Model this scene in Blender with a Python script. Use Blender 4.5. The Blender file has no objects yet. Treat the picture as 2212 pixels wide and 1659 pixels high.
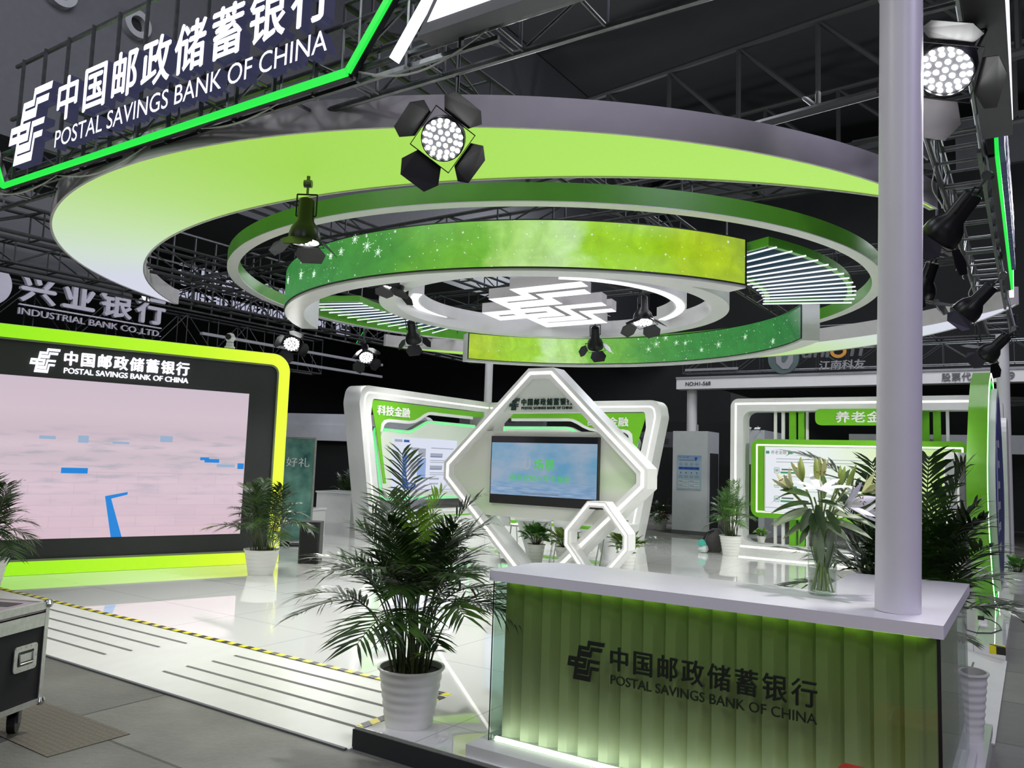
import bpy, math, random
from mathutils import Vector, Matrix
R = math.radians
PI = math.pi
SC = bpy.context.scene
COL = SC.collection

# ------------------------------------------------------------------ camera
# World axes follow the booth: X runs along its open front, Y into its depth,
# Z up; the origin lies at the foot of the front post.  Units are metres.
cam_data = bpy.data.cameras.new('camera')
cam = bpy.data.objects.new('camera', cam_data)
COL.objects.link(cam)
cam_data.sensor_fit = 'HORIZONTAL'
cam_data.sensor_width = 36.0
cam_data.lens = 36.0 * 1716.8 / 2212.0
cam_data.clip_start = 0.05
cam_data.clip_end = 300
CAM_POS = Vector((0.5195, -3.942, 1.7))
pitch, roll, yaw = R(5.608), R(1.957), R(33.3)
cp, sp, cr, sr = math.cos(pitch), math.sin(pitch), math.cos(roll), math.sin(roll)
Mp = Matrix(((1, 0, 0), (0, sp, -cp), (0, cp, sp)))
Mr = Matrix(((cr, -sr, 0), (sr, cr, 0), (0, 0, 1)))
Mz = Matrix(((math.cos(yaw), math.sin(yaw), 0), (-math.sin(yaw), math.cos(yaw), 0), (0, 0, 1)))
Mc = Mr @ Mp @ Mz                       # rows: right, down, forward
cam.matrix_world = Matrix(((Mc[0][0], -Mc[1][0], -Mc[2][0], CAM_POS.x),
                           (Mc[0][1], -Mc[1][1], -Mc[2][1], CAM_POS.y),
                           (Mc[0][2], -Mc[1][2], -Mc[2][2], CAM_POS.z),
                           (0, 0, 0, 1)))
SC.camera = cam

# ------------------------------------------------------------------ view, world, hall light
SC.view_settings.view_transform = 'Standard'
SC.view_settings.look = 'None'
SC.view_settings.exposure = 0.0
SC.view_settings.gamma = 1.0
SC.view_settings.use_curve_mapping = False
SC.cycles.use_denoising = True
SC.cycles.max_bounces = 8
SC.cycles.diffuse_bounces = 4
SC.cycles.glossy_bounces = 4
SC.cycles.transmission_bounces = 8
SC.cycles.transparent_max_bounces = 12
SC.cycles.sample_clamp_indirect = 6.0
SC.cycles.caustics_reflective = False
SC.cycles.caustics_refractive = False
W = bpy.data.worlds.new('hall_air')
SC.world = W
W.use_nodes = True
W.node_tree.nodes['Background'].inputs[0].default_value = (0.80, 0.86, 1.0, 1)
W.node_tree.nodes['Background'].inputs[1].default_value = 0.05

def light(name, kind, loc, energy, color=(1, 1, 1), size=1.0, aim=None, spot=None, blend=0.5, parent=None):
    d = bpy.data.lights.new(name, kind)
    d.energy = energy
    d.color = color
    if kind == 'AREA':
        d.shape = 'SQUARE'
        d.size = size
    else:
        d.shadow_soft_size = size
    if kind == 'SPOT':
        d.spot_size = spot
        d.spot_blend = blend
    o = bpy.data.objects.new(name, d)
    COL.objects.link(o)
    o.location = loc
    if aim is not None:
        o.rotation_euler = (Vector(aim) - Vector(loc)).to_track_quat('-Z', 'Y').to_euler()
    if parent:
        o.parent = parent
    return o

# unseen fill lights added around the hall; violet one at right inferred from tint
light('unseen_hall_light', 'AREA', (-6, -13, 13.0), 820, (0.95, 0.97, 1.0), 14, (-3.5, -2, 0))
light('unseen_hall_light', 'AREA', (10, -2, 11.0), 720, (0.74, 0.68, 1.0), 4, (1, 1, 1))
light('unseen_hall_light', 'AREA', (-9, 3, 15.0), 800, (0.92, 0.93, 1.0), 5, (-18, 9, 2))
light('unseen_hall_light', 'AREA', (1, 12, 13.0), 900, (0.92, 0.92, 1.0), 5, (-6, 18, 2))
light('unseen_hall_light', 'AREA', (-6, 26, 13.0), 900, (0.88, 0.9, 1.0), 6, (-6, 17, 1))
for p_ in ((-16, 24, 10), (4, 27, 11), (-28, -4, 11), (8, -14, 11), (-10, -10, 12)):
    light('unseen_hall_light', 'POINT', p_, 1300, (0.93, 0.96, 1.0), 0.8)

# ------------------------------------------------------------------ helpers
def lin(c):
    if isinstance(c, str):
        c = c.lstrip('#')
        c = [int(c[i:i + 2], 16) / 255 for i in (0, 2, 4)]
        c = [v / 12.92 if v <= 0.04045 else ((v + 0.055) / 1.055) ** 2.4 for v in c]
    return (c[0], c[1], c[2], 1.0)

def new_mat(name):
    m = bpy.data.materials.new(name)
    m.use_nodes = True
    nt = m.node_tree
    return m, nt, nt.nodes['Principled BSDF'], nt.nodes['Material Output']

def pm(name, col, rough=0.5, metal=0.0, var=0.06, scale=6.0, bump=0.0, coat=0.0):
    """painted / plastic / metal surface with a little procedural mottling"""
    m, nt, b, out = new_mat(name)
    c = lin(col)
    tc = nt.nodes.new('ShaderNodeTexCoord')
    nz = nt.nodes.new('ShaderNodeTexNoise')
    nz.inputs['Scale'].default_value = scale
    nz.inputs['Detail'].default_value = 4
    nt.links.new(tc.outputs['Object'], nz.inputs['Vector'])
    rp = nt.nodes.new('ShaderNodeValToRGB')
    rp.color_ramp.elements[0].position = 0.3
    rp.color_ramp.elements[1].position = 0.7
    rp.color_ramp.elements[0].color = [v * (1 - var) for v in c[:3]] + [1]
    rp.color_ramp.elements[1].color = [min(1, v * (1 + var)) for v in c[:3]] + [1]
    nt.links.new(nz.outputs['Fac'], rp.inputs[0])
    nt.links.new(rp.outputs[0], b.inputs['Base Color'])
    b.inputs['Roughness'].default_value = rough
    b.inputs['Metallic'].default_value = metal
    b.inputs['Coat Weight'].default_value = coat
    if bump:
        bp = nt.nodes.new('ShaderNodeBump')
        bp.inputs['Strength'].default_value = bump
        nt.links.new(nz.outputs['Fac'], bp.inputs['Height'])
        nt.links.new(bp.outputs[0], b.inputs['Normal'])
    return m

def em(name, col, strength=1.0, sample=True):
    """a surface that gives off light"""
    m, nt, b, out = new_mat(name)
    b.inputs['Base Color'].default_value = (0.02, 0.02, 0.02, 1)
    b.inputs['Emission Color'].default_value = lin(col)
    b.inputs['Emission Strength'].default_value = strength
    b.inputs['Roughness'].default_value = 0.4
    b.inputs['Specular IOR Level'].default_value = 0.2
    if not sample:
        m.cycles.emission_sampling = 'NONE'
    return m

def glass(name, col='#eef6f2', alpha=0.0, rough=0.0):
    """thin clear pane: mostly see-through with a mirror-like sheen"""
    m, nt, b, out = new_mat(name)
    tr = nt.nodes.new('ShaderNodeBsdfTransparent')
    tr.inputs[0].default_value = lin(col)
    gl = nt.nodes.new('ShaderNodeBsdfGlossy')
    gl.inputs['Roughness'].default_value = 0.02
    lw = nt.nodes.new('ShaderNodeLayerWeight')
    lw.inputs[0].default_value = 0.5
    pw = nt.nodes.new('ShaderNodeMath'); pw.operation = 'POWER'; pw.inputs[1].default_value = 4.0
    nt.links.new(lw.outputs['Facing'], pw.inputs[0])
    fr = nt.nodes.new('ShaderNodeMath'); fr.operation = 'MULTIPLY_ADD'; fr.inputs[1].default_value = 0.7; fr.inputs[2].default_value = 0.035
    nt.links.new(pw.outputs[0], fr.inputs[0])
    mx = nt.nodes.new('ShaderNodeMixShader')
    nt.links.new(fr.outputs[0], mx.inputs[0])
    nt.links.new(tr.outputs[0], mx.inputs[1])
    nt.links.new(gl.outputs[0], mx.inputs[2])
    nt.links.new(mx.outputs[0], out.inputs[0])
    return m

class Frame:
    """a plane to draw in: origin, right, up and the way its front faces"""
    def __init__(self, o, u, v):
        self.o = Vector(o)
        self.u = Vector(u).normalized()
        self.v = Vector(v).normalized()
        self.n = self.u.cross(self.v).normalized()
    def __call__(self, a, b, c=0.0):
        return self.o + self.u * a + self.v * b + self.n * c

# u right, v up and front towards -Y: the face of a panel that looks at the booth front
def front(x=0, y=0, z=0):
    return Frame((x, y, z), (1, 0, 0), (0, 0, 1))

class MB:
    """mesh builder: collects shapes, builds ONE mesh object"""
    def __init__(self):
        self.v = []
        self.f = []
        self.m = []
    def add(self, vs, fs, mi=0):
        k = len(self.v)
        self.v += [tuple(p) for p in vs]
        for f in fs:
            self.f.append([i + k for i in f])
            self.m.append(mi)
        return self
    def box(self, x0, x1, y0, y1, z0, z1, mi=0):
        return self.prism(Frame((0, 0, 0), (1, 0, 0), (0, 1, 0)), [(x0, y0), (x1, y0), (x1, y1), (x0, y1)], z0, z1, mi)
    def fbox(self, fr, u0, u1, v0, v1, w0, w1, mi=0):
        return self.prism(fr, [(u0, v0), (u1, v0), (u1, v1), (u0, v1)], w0, w1, mi)
    def prism(self, fr, poly, w0, w1, mi=0, side=None):
        n = len(poly)
        vs = [fr(a, b, w0) for a, b in poly] + [fr(a, b, w1) for a, b in poly]
        self.add(vs, [list(range(n - 1, -1, -1)), list(range(n, 2 * n))], mi)
        k = len(self.v) - 2 * n
        for i in range(n):
            j = (i + 1) % n
            self.f.append([k + i, k + j, k + n + j, k + n + i])
            self.m.append(mi if side is None else side)
        return self
    def ring(self, fr, outer, inner, w0, w1, mi=0, mo=None, minn=None, closed=True, wi0=None):
        """solid band between two loops with equal counts"""
        n = len(outer)
        vs = []
        for (a, b), (c, d) in zip(outer, inner):
            vs += [fr(a, b, w1), fr(c, d, w1), fr(c, d, w0 if wi0 is None else wi0), fr(a, b, w0)]
        k = len(self.v)
        self.v += [tuple(p) for p in vs]
        mo = mi if mo is None else mo
        minn = mi if minn is None else minn
        for i in range(n if closed else n - 1):
            j = (i + 1) % n
            a, b = k + 4 * i, k + 4 * j
            for q, mm in (((a, b, b + 1, a + 1), mi), ((a + 1, b + 1, b + 2, a + 2), minn),
                          ((a + 2, b + 2, b + 3, a + 3), mi), ((a + 3, b + 3, b, a), mo)):
                self.f.append(list(q))
                self.m.append(mm)
        if not closed:
            self.f.append([k, k + 1, k + 2, k + 3]); self.m.append(mi)
            e = k + 4 * (n - 1)
            self.f.append([e + 3, e + 2, e + 1, e]); self.m.append(mi)
        return self
    def tube(self, path, r, n=8, mi=0, cap=True):
        path = [Vector(p) for p in path]
        rs = r if isinstance(r, (list, tuple)) else [r] * len(path)
        k = len(self.v)
        t0 = (path[1] - path[0]).normalized()
        a = t0.orthogonal().normalized()
        for i, p in enumerate(path):
            t = (path[min(i + 1, len(path) - 1)] - path[max(i - 1, 0)]).normalized()
            a = (a - t * a.dot(t))
            a = a.normalized() if a.length > 1e-6 else t.orthogonal().normalized()
            b = t.cross(a)
            for j in range(n):
                q = 2 * PI * j / n
                self.v.append(tuple(p + (a * math.cos(q) + b * math.sin(q)) * rs[i]))
        for i in range(len(path) - 1):
            for j in range(n):
                j2 = (j + 1) % n
                self.f.append([k + i * n + j, k + i * n + j2, k + (i + 1) * n + j2, k + (i + 1) * n + j]); self.m.append(mi)
        if cap:
            self.f.append([k + j for j in range(n - 1, -1, -1)]); self.m.append(mi)
            e = k + (len(path) - 1) * n
            self.f.append([e + j for j in range(n)]); self.m.append(mi)
        return self
    def lathe(self, prof, n=32, o=(0, 0, 0), mi=0):
        """(radius, z) profile turned about the vertical through o"""
        k = len(self.v)
        for (r, z) in prof:
            for j in range(n):
                q = 2 * PI * j / n
                self.v.append((o[0] + r * math.cos(q), o[1] + r * math.sin(q), o[2] + z))
        for i in range(len(prof) - 1):
            for j in range(n):
                j2 = (j + 1) % n
                self.f.append([k + i * n + j, k + i * n + j2, k + (i + 1) * n + j2, k + (i + 1) * n + j]); self.m.append(mi)
        if prof[0][0] > 1e-5:
            self.f.append([k + j for j in range(n - 1, -1, -1)]); self.m.append(mi)
        if prof[-1][0] > 1e-5:
            e = k + (len(prof) - 1) * n
            self.f.append([e + j for j in range(n)]); self.m.append(mi)
        return self
    def build(self, name, mats, parent=None, origin=None, smooth=False, loc=None):
        """origin: subtract this point, so shapes drawn in world coordinates sit right under their thing"""
        o = Vector(origin) if origin is not None else Vector((0, 0, 0))
        me = bpy.data.meshes.new(name)
        me.from_pydata([tuple(Vector(p) - o) for p in self.v], [], self.f)
        mats = mats if isinstance(mats, (list, tuple)) else [mats]
        for m in mats:
            me.materials.append(m)
        if len(mats) > 1:
            me.polygons.foreach_set('material_index', self.m)
        if smooth:
            me.polygons.foreach_set('use_smooth', [True] * len(me.polygons))
            try:
                me.set_sharp_from_angle(angle=R(40))
            except Exception:
                pass
        me.update()
        ob = bpy.data.objects.new(name, me)
        COL.objects.link(ob)
        if loc is not None:
            ob.location = loc
        if parent:
            ob.parent = parent
        return ob

def tag(o, label=None, cat=None, group=None, kind=None):
    if label: o['label'] = label
    if cat: o['category'] = cat
    if group: o['group'] = group
    if kind: o['kind'] = kind
    return o

def thing(name, label, cat, loc=(0, 0, 0), rz=0.0, group=None):
    o = bpy.data.objects.new(name, None)
    o.empty_display_size = 0.1
    COL.objects.link(o)
    o.location = loc
    o.rotation_euler = (0, 0, rz)
    return tag(o, label, cat, group)

def copy_tree(o, parent=None):
    c = o.copy()
    COL.objects.link(c)
    c.parent = parent
    for ch in list(o.children):
        if ch.type == 'LIGHT' or ch.type in ('MESH', 'EMPTY'):
            copy_tree(ch, c)
    return c

def lerp(a, b, t):
    return a + (b - a) * t

def fillet(pts, r, n=6):
    """round the corners of a polygon; r is one radius or one per corner"""
    out = []
    m = len(pts)
    for i in range(m):
        p0, p, p1 = Vector(pts[i - 1]), Vector(pts[i]), Vector(pts[(i + 1) % m])
        rr = r[i] if isinstance(r, (list, tuple)) else r
        if rr < 1e-4:
            out += [tuple(p)] * (n + 1)
            continue
        a, b = (p0 - p).normalized(), (p1 - p).normalized()
        ang = a.angle(b)
        d = rr / math.tan(ang / 2)
        d = min(d, 0.49 * (p0 - p).length, 0.49 * (p1 - p).length)
        rr = d * math.tan(ang / 2)
        c = p + (a + b).normalized() * (rr / math.sin(ang / 2))
        s, e = p + a * d, p + b * d
        a0 = math.atan2(s.y - c.y, s.x - c.x)
        a1 = math.atan2(e.y - c.y, e.x - c.x)
        da = (a1 - a0 + PI) % (2 * PI) - PI
        for k in range(n + 1):
            q = a0 + da * k / n
            out.append((c.x + rr * math.cos(q), c.y + rr * math.sin(q)))
    return out

def inset(pts, d):
    """move every edge of a counter-clockwise polygon inwards by d"""
    m = len(pts)
    L = []
    for i in range(m):
        p, q = Vector(pts[i]), Vector(pts[(i + 1) % m])
        t = (q - p).normalized()
        nn = Vector((-t.y, t.x))
        L.append((p + nn * d, t))
    out = []
    for i in range(m):
        (p, t), (q, s) = L[i - 1], L[i]
        den = t.x * s.y - t.y * s.x
        k = ((q.x - p.x) * s.y - (q.y - p.y) * s.x) / den if abs(den) > 1e-9 else 0
        out.append((p.x + t.x * k, p.y + t.y * k))
    return out

def clip(poly, ax, lim, keep_less):
    out = []
    n = len(poly)
    for i in range(n):
        p, q = poly[i], poly[(i + 1) % n]
        ip = (p[ax] <= lim) == keep_less
        iq = (q[ax] <= lim) == keep_less
        if ip: out.append(p)
        if ip != iq:
            t = (lim - p[ax]) / (q[ax] - p[ax])
            out.append((p[0] + (q[0] - p[0]) * t, p[1] + (q[1] - p[1]) * t))
    return out

def rect(u0, u1, v0, v1):
    return [(u0, v0), (u1, v0), (u1, v1), (u0, v1)]

# ---- lettering
_txt = {}
_ext = {}
def text_geo(body, bold, spacing):
    key = (body, bold, spacing)
    if key not in _txt:
        cu = bpy.data.curves.new('lettering_curve', 'FONT')
        cu.body = body
        cu.size = 1.0
        cu.extrude = 0.5
        cu.offset = bold
        cu.space_character = spacing
        cu.resolution_u = 4
        ob = bpy.data.objects.new('lettering_curve', cu)
        COL.objects.link(ob)
        dg = bpy.context.evaluated_depsgraph_get()
        me = bpy.data.meshes.new_from_object(ob.evaluated_get(dg))
        vs = [v.co.copy() for v in me.vertices]
        fs = [(list(p.vertices), p.normal.z > 0.5) for p in me.polygons]
        bpy.data.objects.remove(ob)
        bpy.data.curves.remove(cu)
        bpy.data.meshes.remove(me)
        x0 = min(v.x for v in vs); x1 = max(v.x for v in vs)
        y0 = min(v.y for v in vs); y1 = max(v.y for v in vs)
        _ext[key] = (x0, x1, y0, y1)
        _txt[key] = ([((v.x - x0) / (x1 - x0), (v.y - y0) / (y1 - y0), v.z + 0.5) for v in vs], fs)
    return _txt[key]

def add_text(mb, fr, body, u, v, w, h, d, bold=0.0, spacing=1.0, mi=(0, 0), z0=0.0, slant=0.0):
    """lettering fitted into the box u..u+w, v..v+h of a frame; d is how far it stands out"""
    vs, fs = text_geo(body, 0.0, spacing)
    e = bold * h * 1.6
    for ci, (du, dv) in enumerate(((0, 0),) if bold == 0 else ((-e, 0), (e, 0), (0, e * 0.8), (0, -e * 0.8))):
        k = len(mb.v)
        z0 += 0.0005 * (ci > 0)
        mb.v += [tuple(fr(u + du + a * w + slant * b * h, v + dv + b * h, z0 + c * d)) for a, b, c in vs]
        for f, top in fs:
            mb.f.append([i + k for i in f])
            mb.m.append(mi[0] if top else mi[1])
    return mb

def text_pieces(name, mats, parent, origin, fr, pieces, joiner, u, v, w, h, d, bold, spacing, mi, z0):
    """one part per character or word, set side by side as in one line fitted into the box"""
    whole = joiner.join(pieces)
    text_geo(whole, 0.0, spacing)
    X0, X1, Y0, Y1 = _ext[(whole, 0.0, spacing)]
    for i, pc in enumerate(pieces):
        pre = joiner.join(pieces[:i + 1])
        text_geo(pre, 0.0, spacing); text_geo(pc, 0.0, spacing)
        e, q = _ext[(pre, 0.0, spacing)], _ext[(pc, 0.0, spacing)]
        wd = q[1] - q[0]
        b = MB()
        add_text(b, fr, pc, u + (e[1] - wd - X0) / (X1 - X0) * w, v + (q[2] - Y0) / (Y1 - Y0) * h, wd / (X1 - X0) * w, (q[3] - q[2]) / (Y1 - Y0) * h, d, bold * (Y1 - Y0) / (q[3] - q[2]), spacing, mi, z0)
        b.build(name, mats, parent, origin)

# ---- the bank's emblem: slanted bars of a postal character with two wings, as boxes on a 797 x 907 grid
EMB = [(224, 613, 816, 907), (224, 275, 685, 816), (80, 224, 685, 769), (305, 575, 684, 770), (305, 350, 535, 684),
       (80, 305, 535, 655), (20, 80, 500, 769), (-184, 250, 412, 500), (-184, 250, 281, 372), (-184, -130, 372, 412),
       (-20, 45, 372, 412), (190, 250, 372, 412), (60, 250, 270, 281), (0, 60, 0, 281), (285, 560, 415, 492), (285, 335, 135, 415),
       (60, 285, 135, 245), (365, 560, 262, 338), (365, 410, 0, 262), (60, 365, 0, 112)]
def add_emblem(mb, fr, u, v, w, h, d, mi=(0, 0), z0=0.0, slant=0.13):
    s_u = w / (797 + 907 * slant)
    s_v = h / 907.0
    for a, b, c, e in EMB:
        q = [((x + 184 + y * slant) * s_u + u, y * s_v + v) for x, y in ((a, c), (b, c), (b, e), (a, e))]
        n0 = len(mb.f)
        mb.prism(fr, q, z0, z0 + d, mi[0], mi[1])
        mb.m[n0] = mi[1]
    return mb

def lockup(parent, fr, u, v, w, depth, mats, bold=0.012, origin=None, z0=0.0, eng_bold=0.0):
    """emblem, Chinese name and English name as three parts; w = full width, v = baseline of the emblem"""
    k = w / 4.55
    b1 = MB(); add_emblem(b1, fr, u, v, 0.80 * k, 0.74 * k, depth, (0, 1), z0)
    b1.build('emblem', mats, parent, origin)
    text_pieces('chinese_character', mats, parent, origin, fr, list('中国邮政储蓄银行'), '', u + 0.93 * k, v + 0.29 * k, 3.62 * k, 0.42 * k, depth, bold, 1.22, (0, 1), z0)
    text_pieces('english_word', mats, parent, origin, fr, ['POSTAL', 'SAVINGS', 'BANK', 'OF', 'CHINA'], ' ', u + 0.94 * k, v + 0.04 * k, 3.61 * k, 0.165 * k, depth, eng_bold, 1.0, (0, 1), z0)

# ------------------------------------------------------------------ materials
M = {}
M['white'] = pm('white_paint', '#e4e4e2', 0.35, var=0.02)
M['white_gloss'] = pm('white_gloss_paint', '#e8e8e8', 0.18, var=0.015)
M['pale'] = pm('pale_green_panel', '#dfe4da', 0.4, var=0.05, scale=0.7)
M['grey'] = pm('grey_paint', '#8f9094', 0.5, var=0.04)
M['fascia'] = pm('grey_white_fascia', '#c9c5c6', 0.55, var=0.03)
M['cool'] = pm('cool_white_board', '#c6c8ce', 0.5, var=0.03)
M['midgrey'] = pm('mid_grey_paint', '#5a5b5f', 0.55)
M['dark'] = pm('dark_panel', '#26292a', 0.55)
M['black'] = pm('black_paint', '#141516', 0.45)
M['blackmatte'] = pm('black_fabric', '#0d0e0f', 0.8)
M['steel'] = pm('dull_steel_truss', '#66696a', 0.35, 0.7, var=0.2, scale=15)
M['darksteel'] = pm('dark_steel_truss', '#333536', 0.45, 0.6, var=0.2, scale=15)
M['alu'] = pm('brushed_aluminium', '#b9bbb6', 0.35, 0.7, var=0.1, scale=30)
M['green'] = pm('grass_green_paint', '#6cb820', 0.35, var=0.03)
M['deepgreen'] = pm('leaf_green_paint', '#56a326', 0.4, var=0.04)
M['pot'] = pm('white_pot_plastic', '#e6e6e0', 0.28, var=0.02)
M['soil'] = pm('potting_soil', '#2a2018', 0.95, bump=0.8, scale=40)
M['chrome'] = pm('chrome', '#c8c8c8', 0.15, 1.0)
M['hallgrey'] = pm('hall_wall_paint', '#3a3c3e', 0.85, var=0.1, scale=0.4)
M['yellow'] = pm('hazard_yellow', '#e8d915', 0.4)
M['strip'] = em('white_light_line', '#fffdf2', 2.2)
M['sign_white'] = em('white_sign_face', '#f2f2ff', 1.5)
M['neon_green'] = em('green_light_line', '#22f04a', 1.0)
M['neon_soft'] = em('soft_green_light_line', '#5df08a', 1.3)
M['led'] = em('lamp_lens', '#ffffff', 30.0, False)
M['tube'] = em('white_light_tube', '#eef6ff', 1.15)
M['cable'] = pm('white_cable', '#bdbdb6', 0.5)

# ------------------------------------------------------------------ the hall
def hall_floor_mat():
    m, nt, b, out = new_mat('worn_concrete')
    tc = nt.nodes.new('ShaderNodeTexCoord')
    n1 = nt.nodes.new('ShaderNodeTexNoise'); n1.inputs['Scale'].default_value = 1.6; n1.inputs['Detail'].default_value = 9; n1.inputs['Roughness'].default_value = 0.68
    n2 = nt.nodes.new('ShaderNodeTexNoise'); n2.inputs['Scale'].default_value = 26; n2.inputs['Detail'].default_value = 6
    br = nt.nodes.new('ShaderNodeTexBrick')
    br.offset = 0.37
    br.inputs['Scale'].default_value = 1.0
    br.inputs['Brick Width'].default_value = 2.3
    br.inputs['Row Height'].default_value = 1.15
    br.inputs['Mortar Size'].default_value = 0.012
    br.inputs['Mortar Smooth'].default_value = 0.3
    br.inputs['Color1'].default_value = lin('#7c7c75'); br.inputs['Color2'].default_value = lin('#6c6c66'); br.inputs['Mortar'].default_value = lin('#45433c')
    for n in (n1, n2, br):
        nt.links.new(tc.outputs['Object'], n.inputs['Vector'])
    rp = nt.nodes.new('ShaderNodeValToRGB')
    rp.color_ramp.elements[0].position = 0.3; rp.color_ramp.elements[1].position = 0.75
    rp.color_ramp.elements[0].color = (0.42, 0.42, 0.39, 1); rp.color_ramp.elements[1].color = (1.15, 1.15, 1.12, 1)
    nt.links.new(n1.outputs['Fac'], rp.inputs[0])
    mx = nt.nodes.new('ShaderNodeMix'); mx.data_type = 'RGBA'; mx.blend_type = 'MULTIPLY'; mx.inputs['Factor'].default_value = 0.8
    nt.links.new(br.outputs['Color'], mx.inputs['A']); nt.links.new(rp.outputs[0], mx.inputs['B'])
    nt.links.new(mx.outputs['Result'], b.inputs['Base Color'])
    mr = nt.nodes.new('ShaderNodeMapRange'); mr.inputs['To Min'].default_value = 0.42; mr.inputs['To Max'].default_value = 0.75
    nt.links.new(n1.outputs['Fac'], mr.inputs['Value']); nt.links.new(mr.outputs[0], b.inputs['Roughness'])
    bp = nt.nodes.new('ShaderNodeBump'); bp.inputs['Strength'].default_value = 0.25; bp.inputs['Distance'].default_value = 0.02
    nt.links.new(n2.outputs['Fac'], bp.inputs['Height']); nt.links.new(bp.outputs[0], b.inputs['Normal'])
    return m

def tile_mat(name, col, rough, seam, seam_col, mortar=0.004):
    m, nt, b, out = new_mat(name)
    tc = nt.nodes.new('ShaderNodeTexCoord')
    br = nt.nodes.new('ShaderNodeTexBrick')
    br.offset = 0.0
    br.inputs['Scale'].default_value = 1.0
    br.inputs['Brick Width'].default_value = seam; br.inputs['Row Height'].default_value = seam
    br.inputs['Mortar Size'].default_value = mortar
    br.inputs['Color1'].default_value = lin(col); br.inputs['Color2'].default_value = lin(col); br.inputs['Mortar'].default_value = lin(seam_col)
    nt.links.new(tc.outputs['Object'], br.inputs['Vector'])
    nt.links.new(br.outputs['Color'], b.inputs['Base Color'])
    n1 = nt.nodes.new('ShaderNodeTexNoise'); n1.inputs['Scale'].default_value = 9
    nt.links.new(tc.outputs['Object'], n1.inputs['Vector'])
    mr = nt.nodes.new('ShaderNodeMapRange'); mr.inputs['To Min'].default_value = rough * 0.7; mr.inputs['To Max'].default_value = rough * 1.4
    nt.links.new(n1.outputs['Fac'], mr.inputs['Value']); nt.links.new(mr.outputs[0], b.inputs['Roughness'])
    return m

M['concrete'] = hall_floor_mat()
M['tile'] = tile_mat('white_gloss_tiles', '#eaeae6', 0.02, 1.2, '#b6b8b2')
M['tile'].node_tree.nodes['Principled BSDF'].inputs['Coat Weight'].default_value = 0.6
M['tile'].node_tree.nodes['Principled BSDF'].inputs['Coat Roughness'].default_value = 0.015
M['ramp'] = pm('white_ramp_board', '#d2d3cc', 0.4, var=0.03)
M['groove'] = pm('dark_grip_groove', '#6c6a66', 0.8)

tag(MB().box(-45, 25, -22, 45, -0.3, 0).build('floor', M['concrete']), 'worn grey concrete hall floor with joints', 'floor', kind='structure')
tag(MB().box(-45, 25, -22, 45, 21, 21.3).build('ceiling', M['hallgrey']), 'dark hall ceiling far overhead', 'ceiling', kind='structure')
tag(MB().box(-45, 25, 44.7, 45, 0, 21).build('wall_back', M['hallgrey']), 'dark far wall of the hall', 'wall', kind='structure')
tag(MB().box(-45, -44.7, -22, 44.7, 0, 21).build('wall_left', M['hallgrey']), 'dark wall of the hall at left', 'wall', kind='structure')
tag(MB().box(24.7, 25, -22, 44.7, 0, 21).build('wall_right', M['hallgrey']), 'dark wall of the hall at right', 'wall', kind='structure')
tag(MB().box(-44.7, 24.7, -22, -21.7, 0, 21).build('wall_front', M['hallgrey']), 'dark wall of the hall behind the viewer', 'wall', kind='structure')
# ventilation bulkhead with two round nozzles high at the left
bk = thing('ventilation_duct', 'long grey ventilation bulkhead high under the roof with two round nozzles', 'duct', (-20.6, 10, 8.5))
b = MB(); b.box(-24, -18.6, -10, 40, 8.6, 20.9)
b.build('bulkhead', pm('duct_grey', '#4e4f54', 0.7), bk, (-20.6, 10, 8.5))
for (y, z) in ((4.95, 12.4), (6.85, 12.55)):
    fr = Frame((-18.6, y, z), (0, 1, 0), (0, 0, 1))
    cv = [(math.cos(2 * PI * i / 28), math.sin(2 * PI * i / 28)) for i in range(28)]
    b = MB(); b.ring(fr, [(0.36 * a, 0.36 * c) for a, c in cv], [(0.2 * a, 0.2 * c) for a, c in cv], 0.0, 0.22)
    nz = b.build('nozzle', M['grey'], bk, (-20.6, 10, 8.5), True)
    b = MB(); b.prism(fr, [(0.2 * a, 0.2 * c) for a, c in cv], 0.01, 0.03)
    b.build('nozzle_throat', M['black'], nz, (-20.6, 10, 8.5))

# ------------------------------------------------------------------ booth floor
PL = 0.13
tag(MB().prism(Frame((0, 0, 0), (1, 0, 0), (0, 1, 0)),
               [(-2.85, -0.36), (0.26, -0.36), (0.26, 2.2), (-0.3, 2.2), (-0.3, 5.0), (0.26, 5.0), (0.26, 13.3), (-12.3, 13.3), (-12.3, 0.48), (-2.85, 0.48)],
               0.0, PL).build('floor_platform', M['tile']), 'raised white glossy tiled floor of the booth', 'floor', kind='structure')
tag(MB().box(-2.86, 0.27, -0.372, -0.361, 0.0, 0.112).build('trim_1', M['dark']), 'dark riser board along the platform edge', 'trim', kind='structure')
b = MB()
b.box(-2.85, 0.26, -0.366, -0.36, 0.112, PL)
tag(b.build('trim_2', M['alu']), 'metal edging along the platform front', 'trim', kind='structure')
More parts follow.
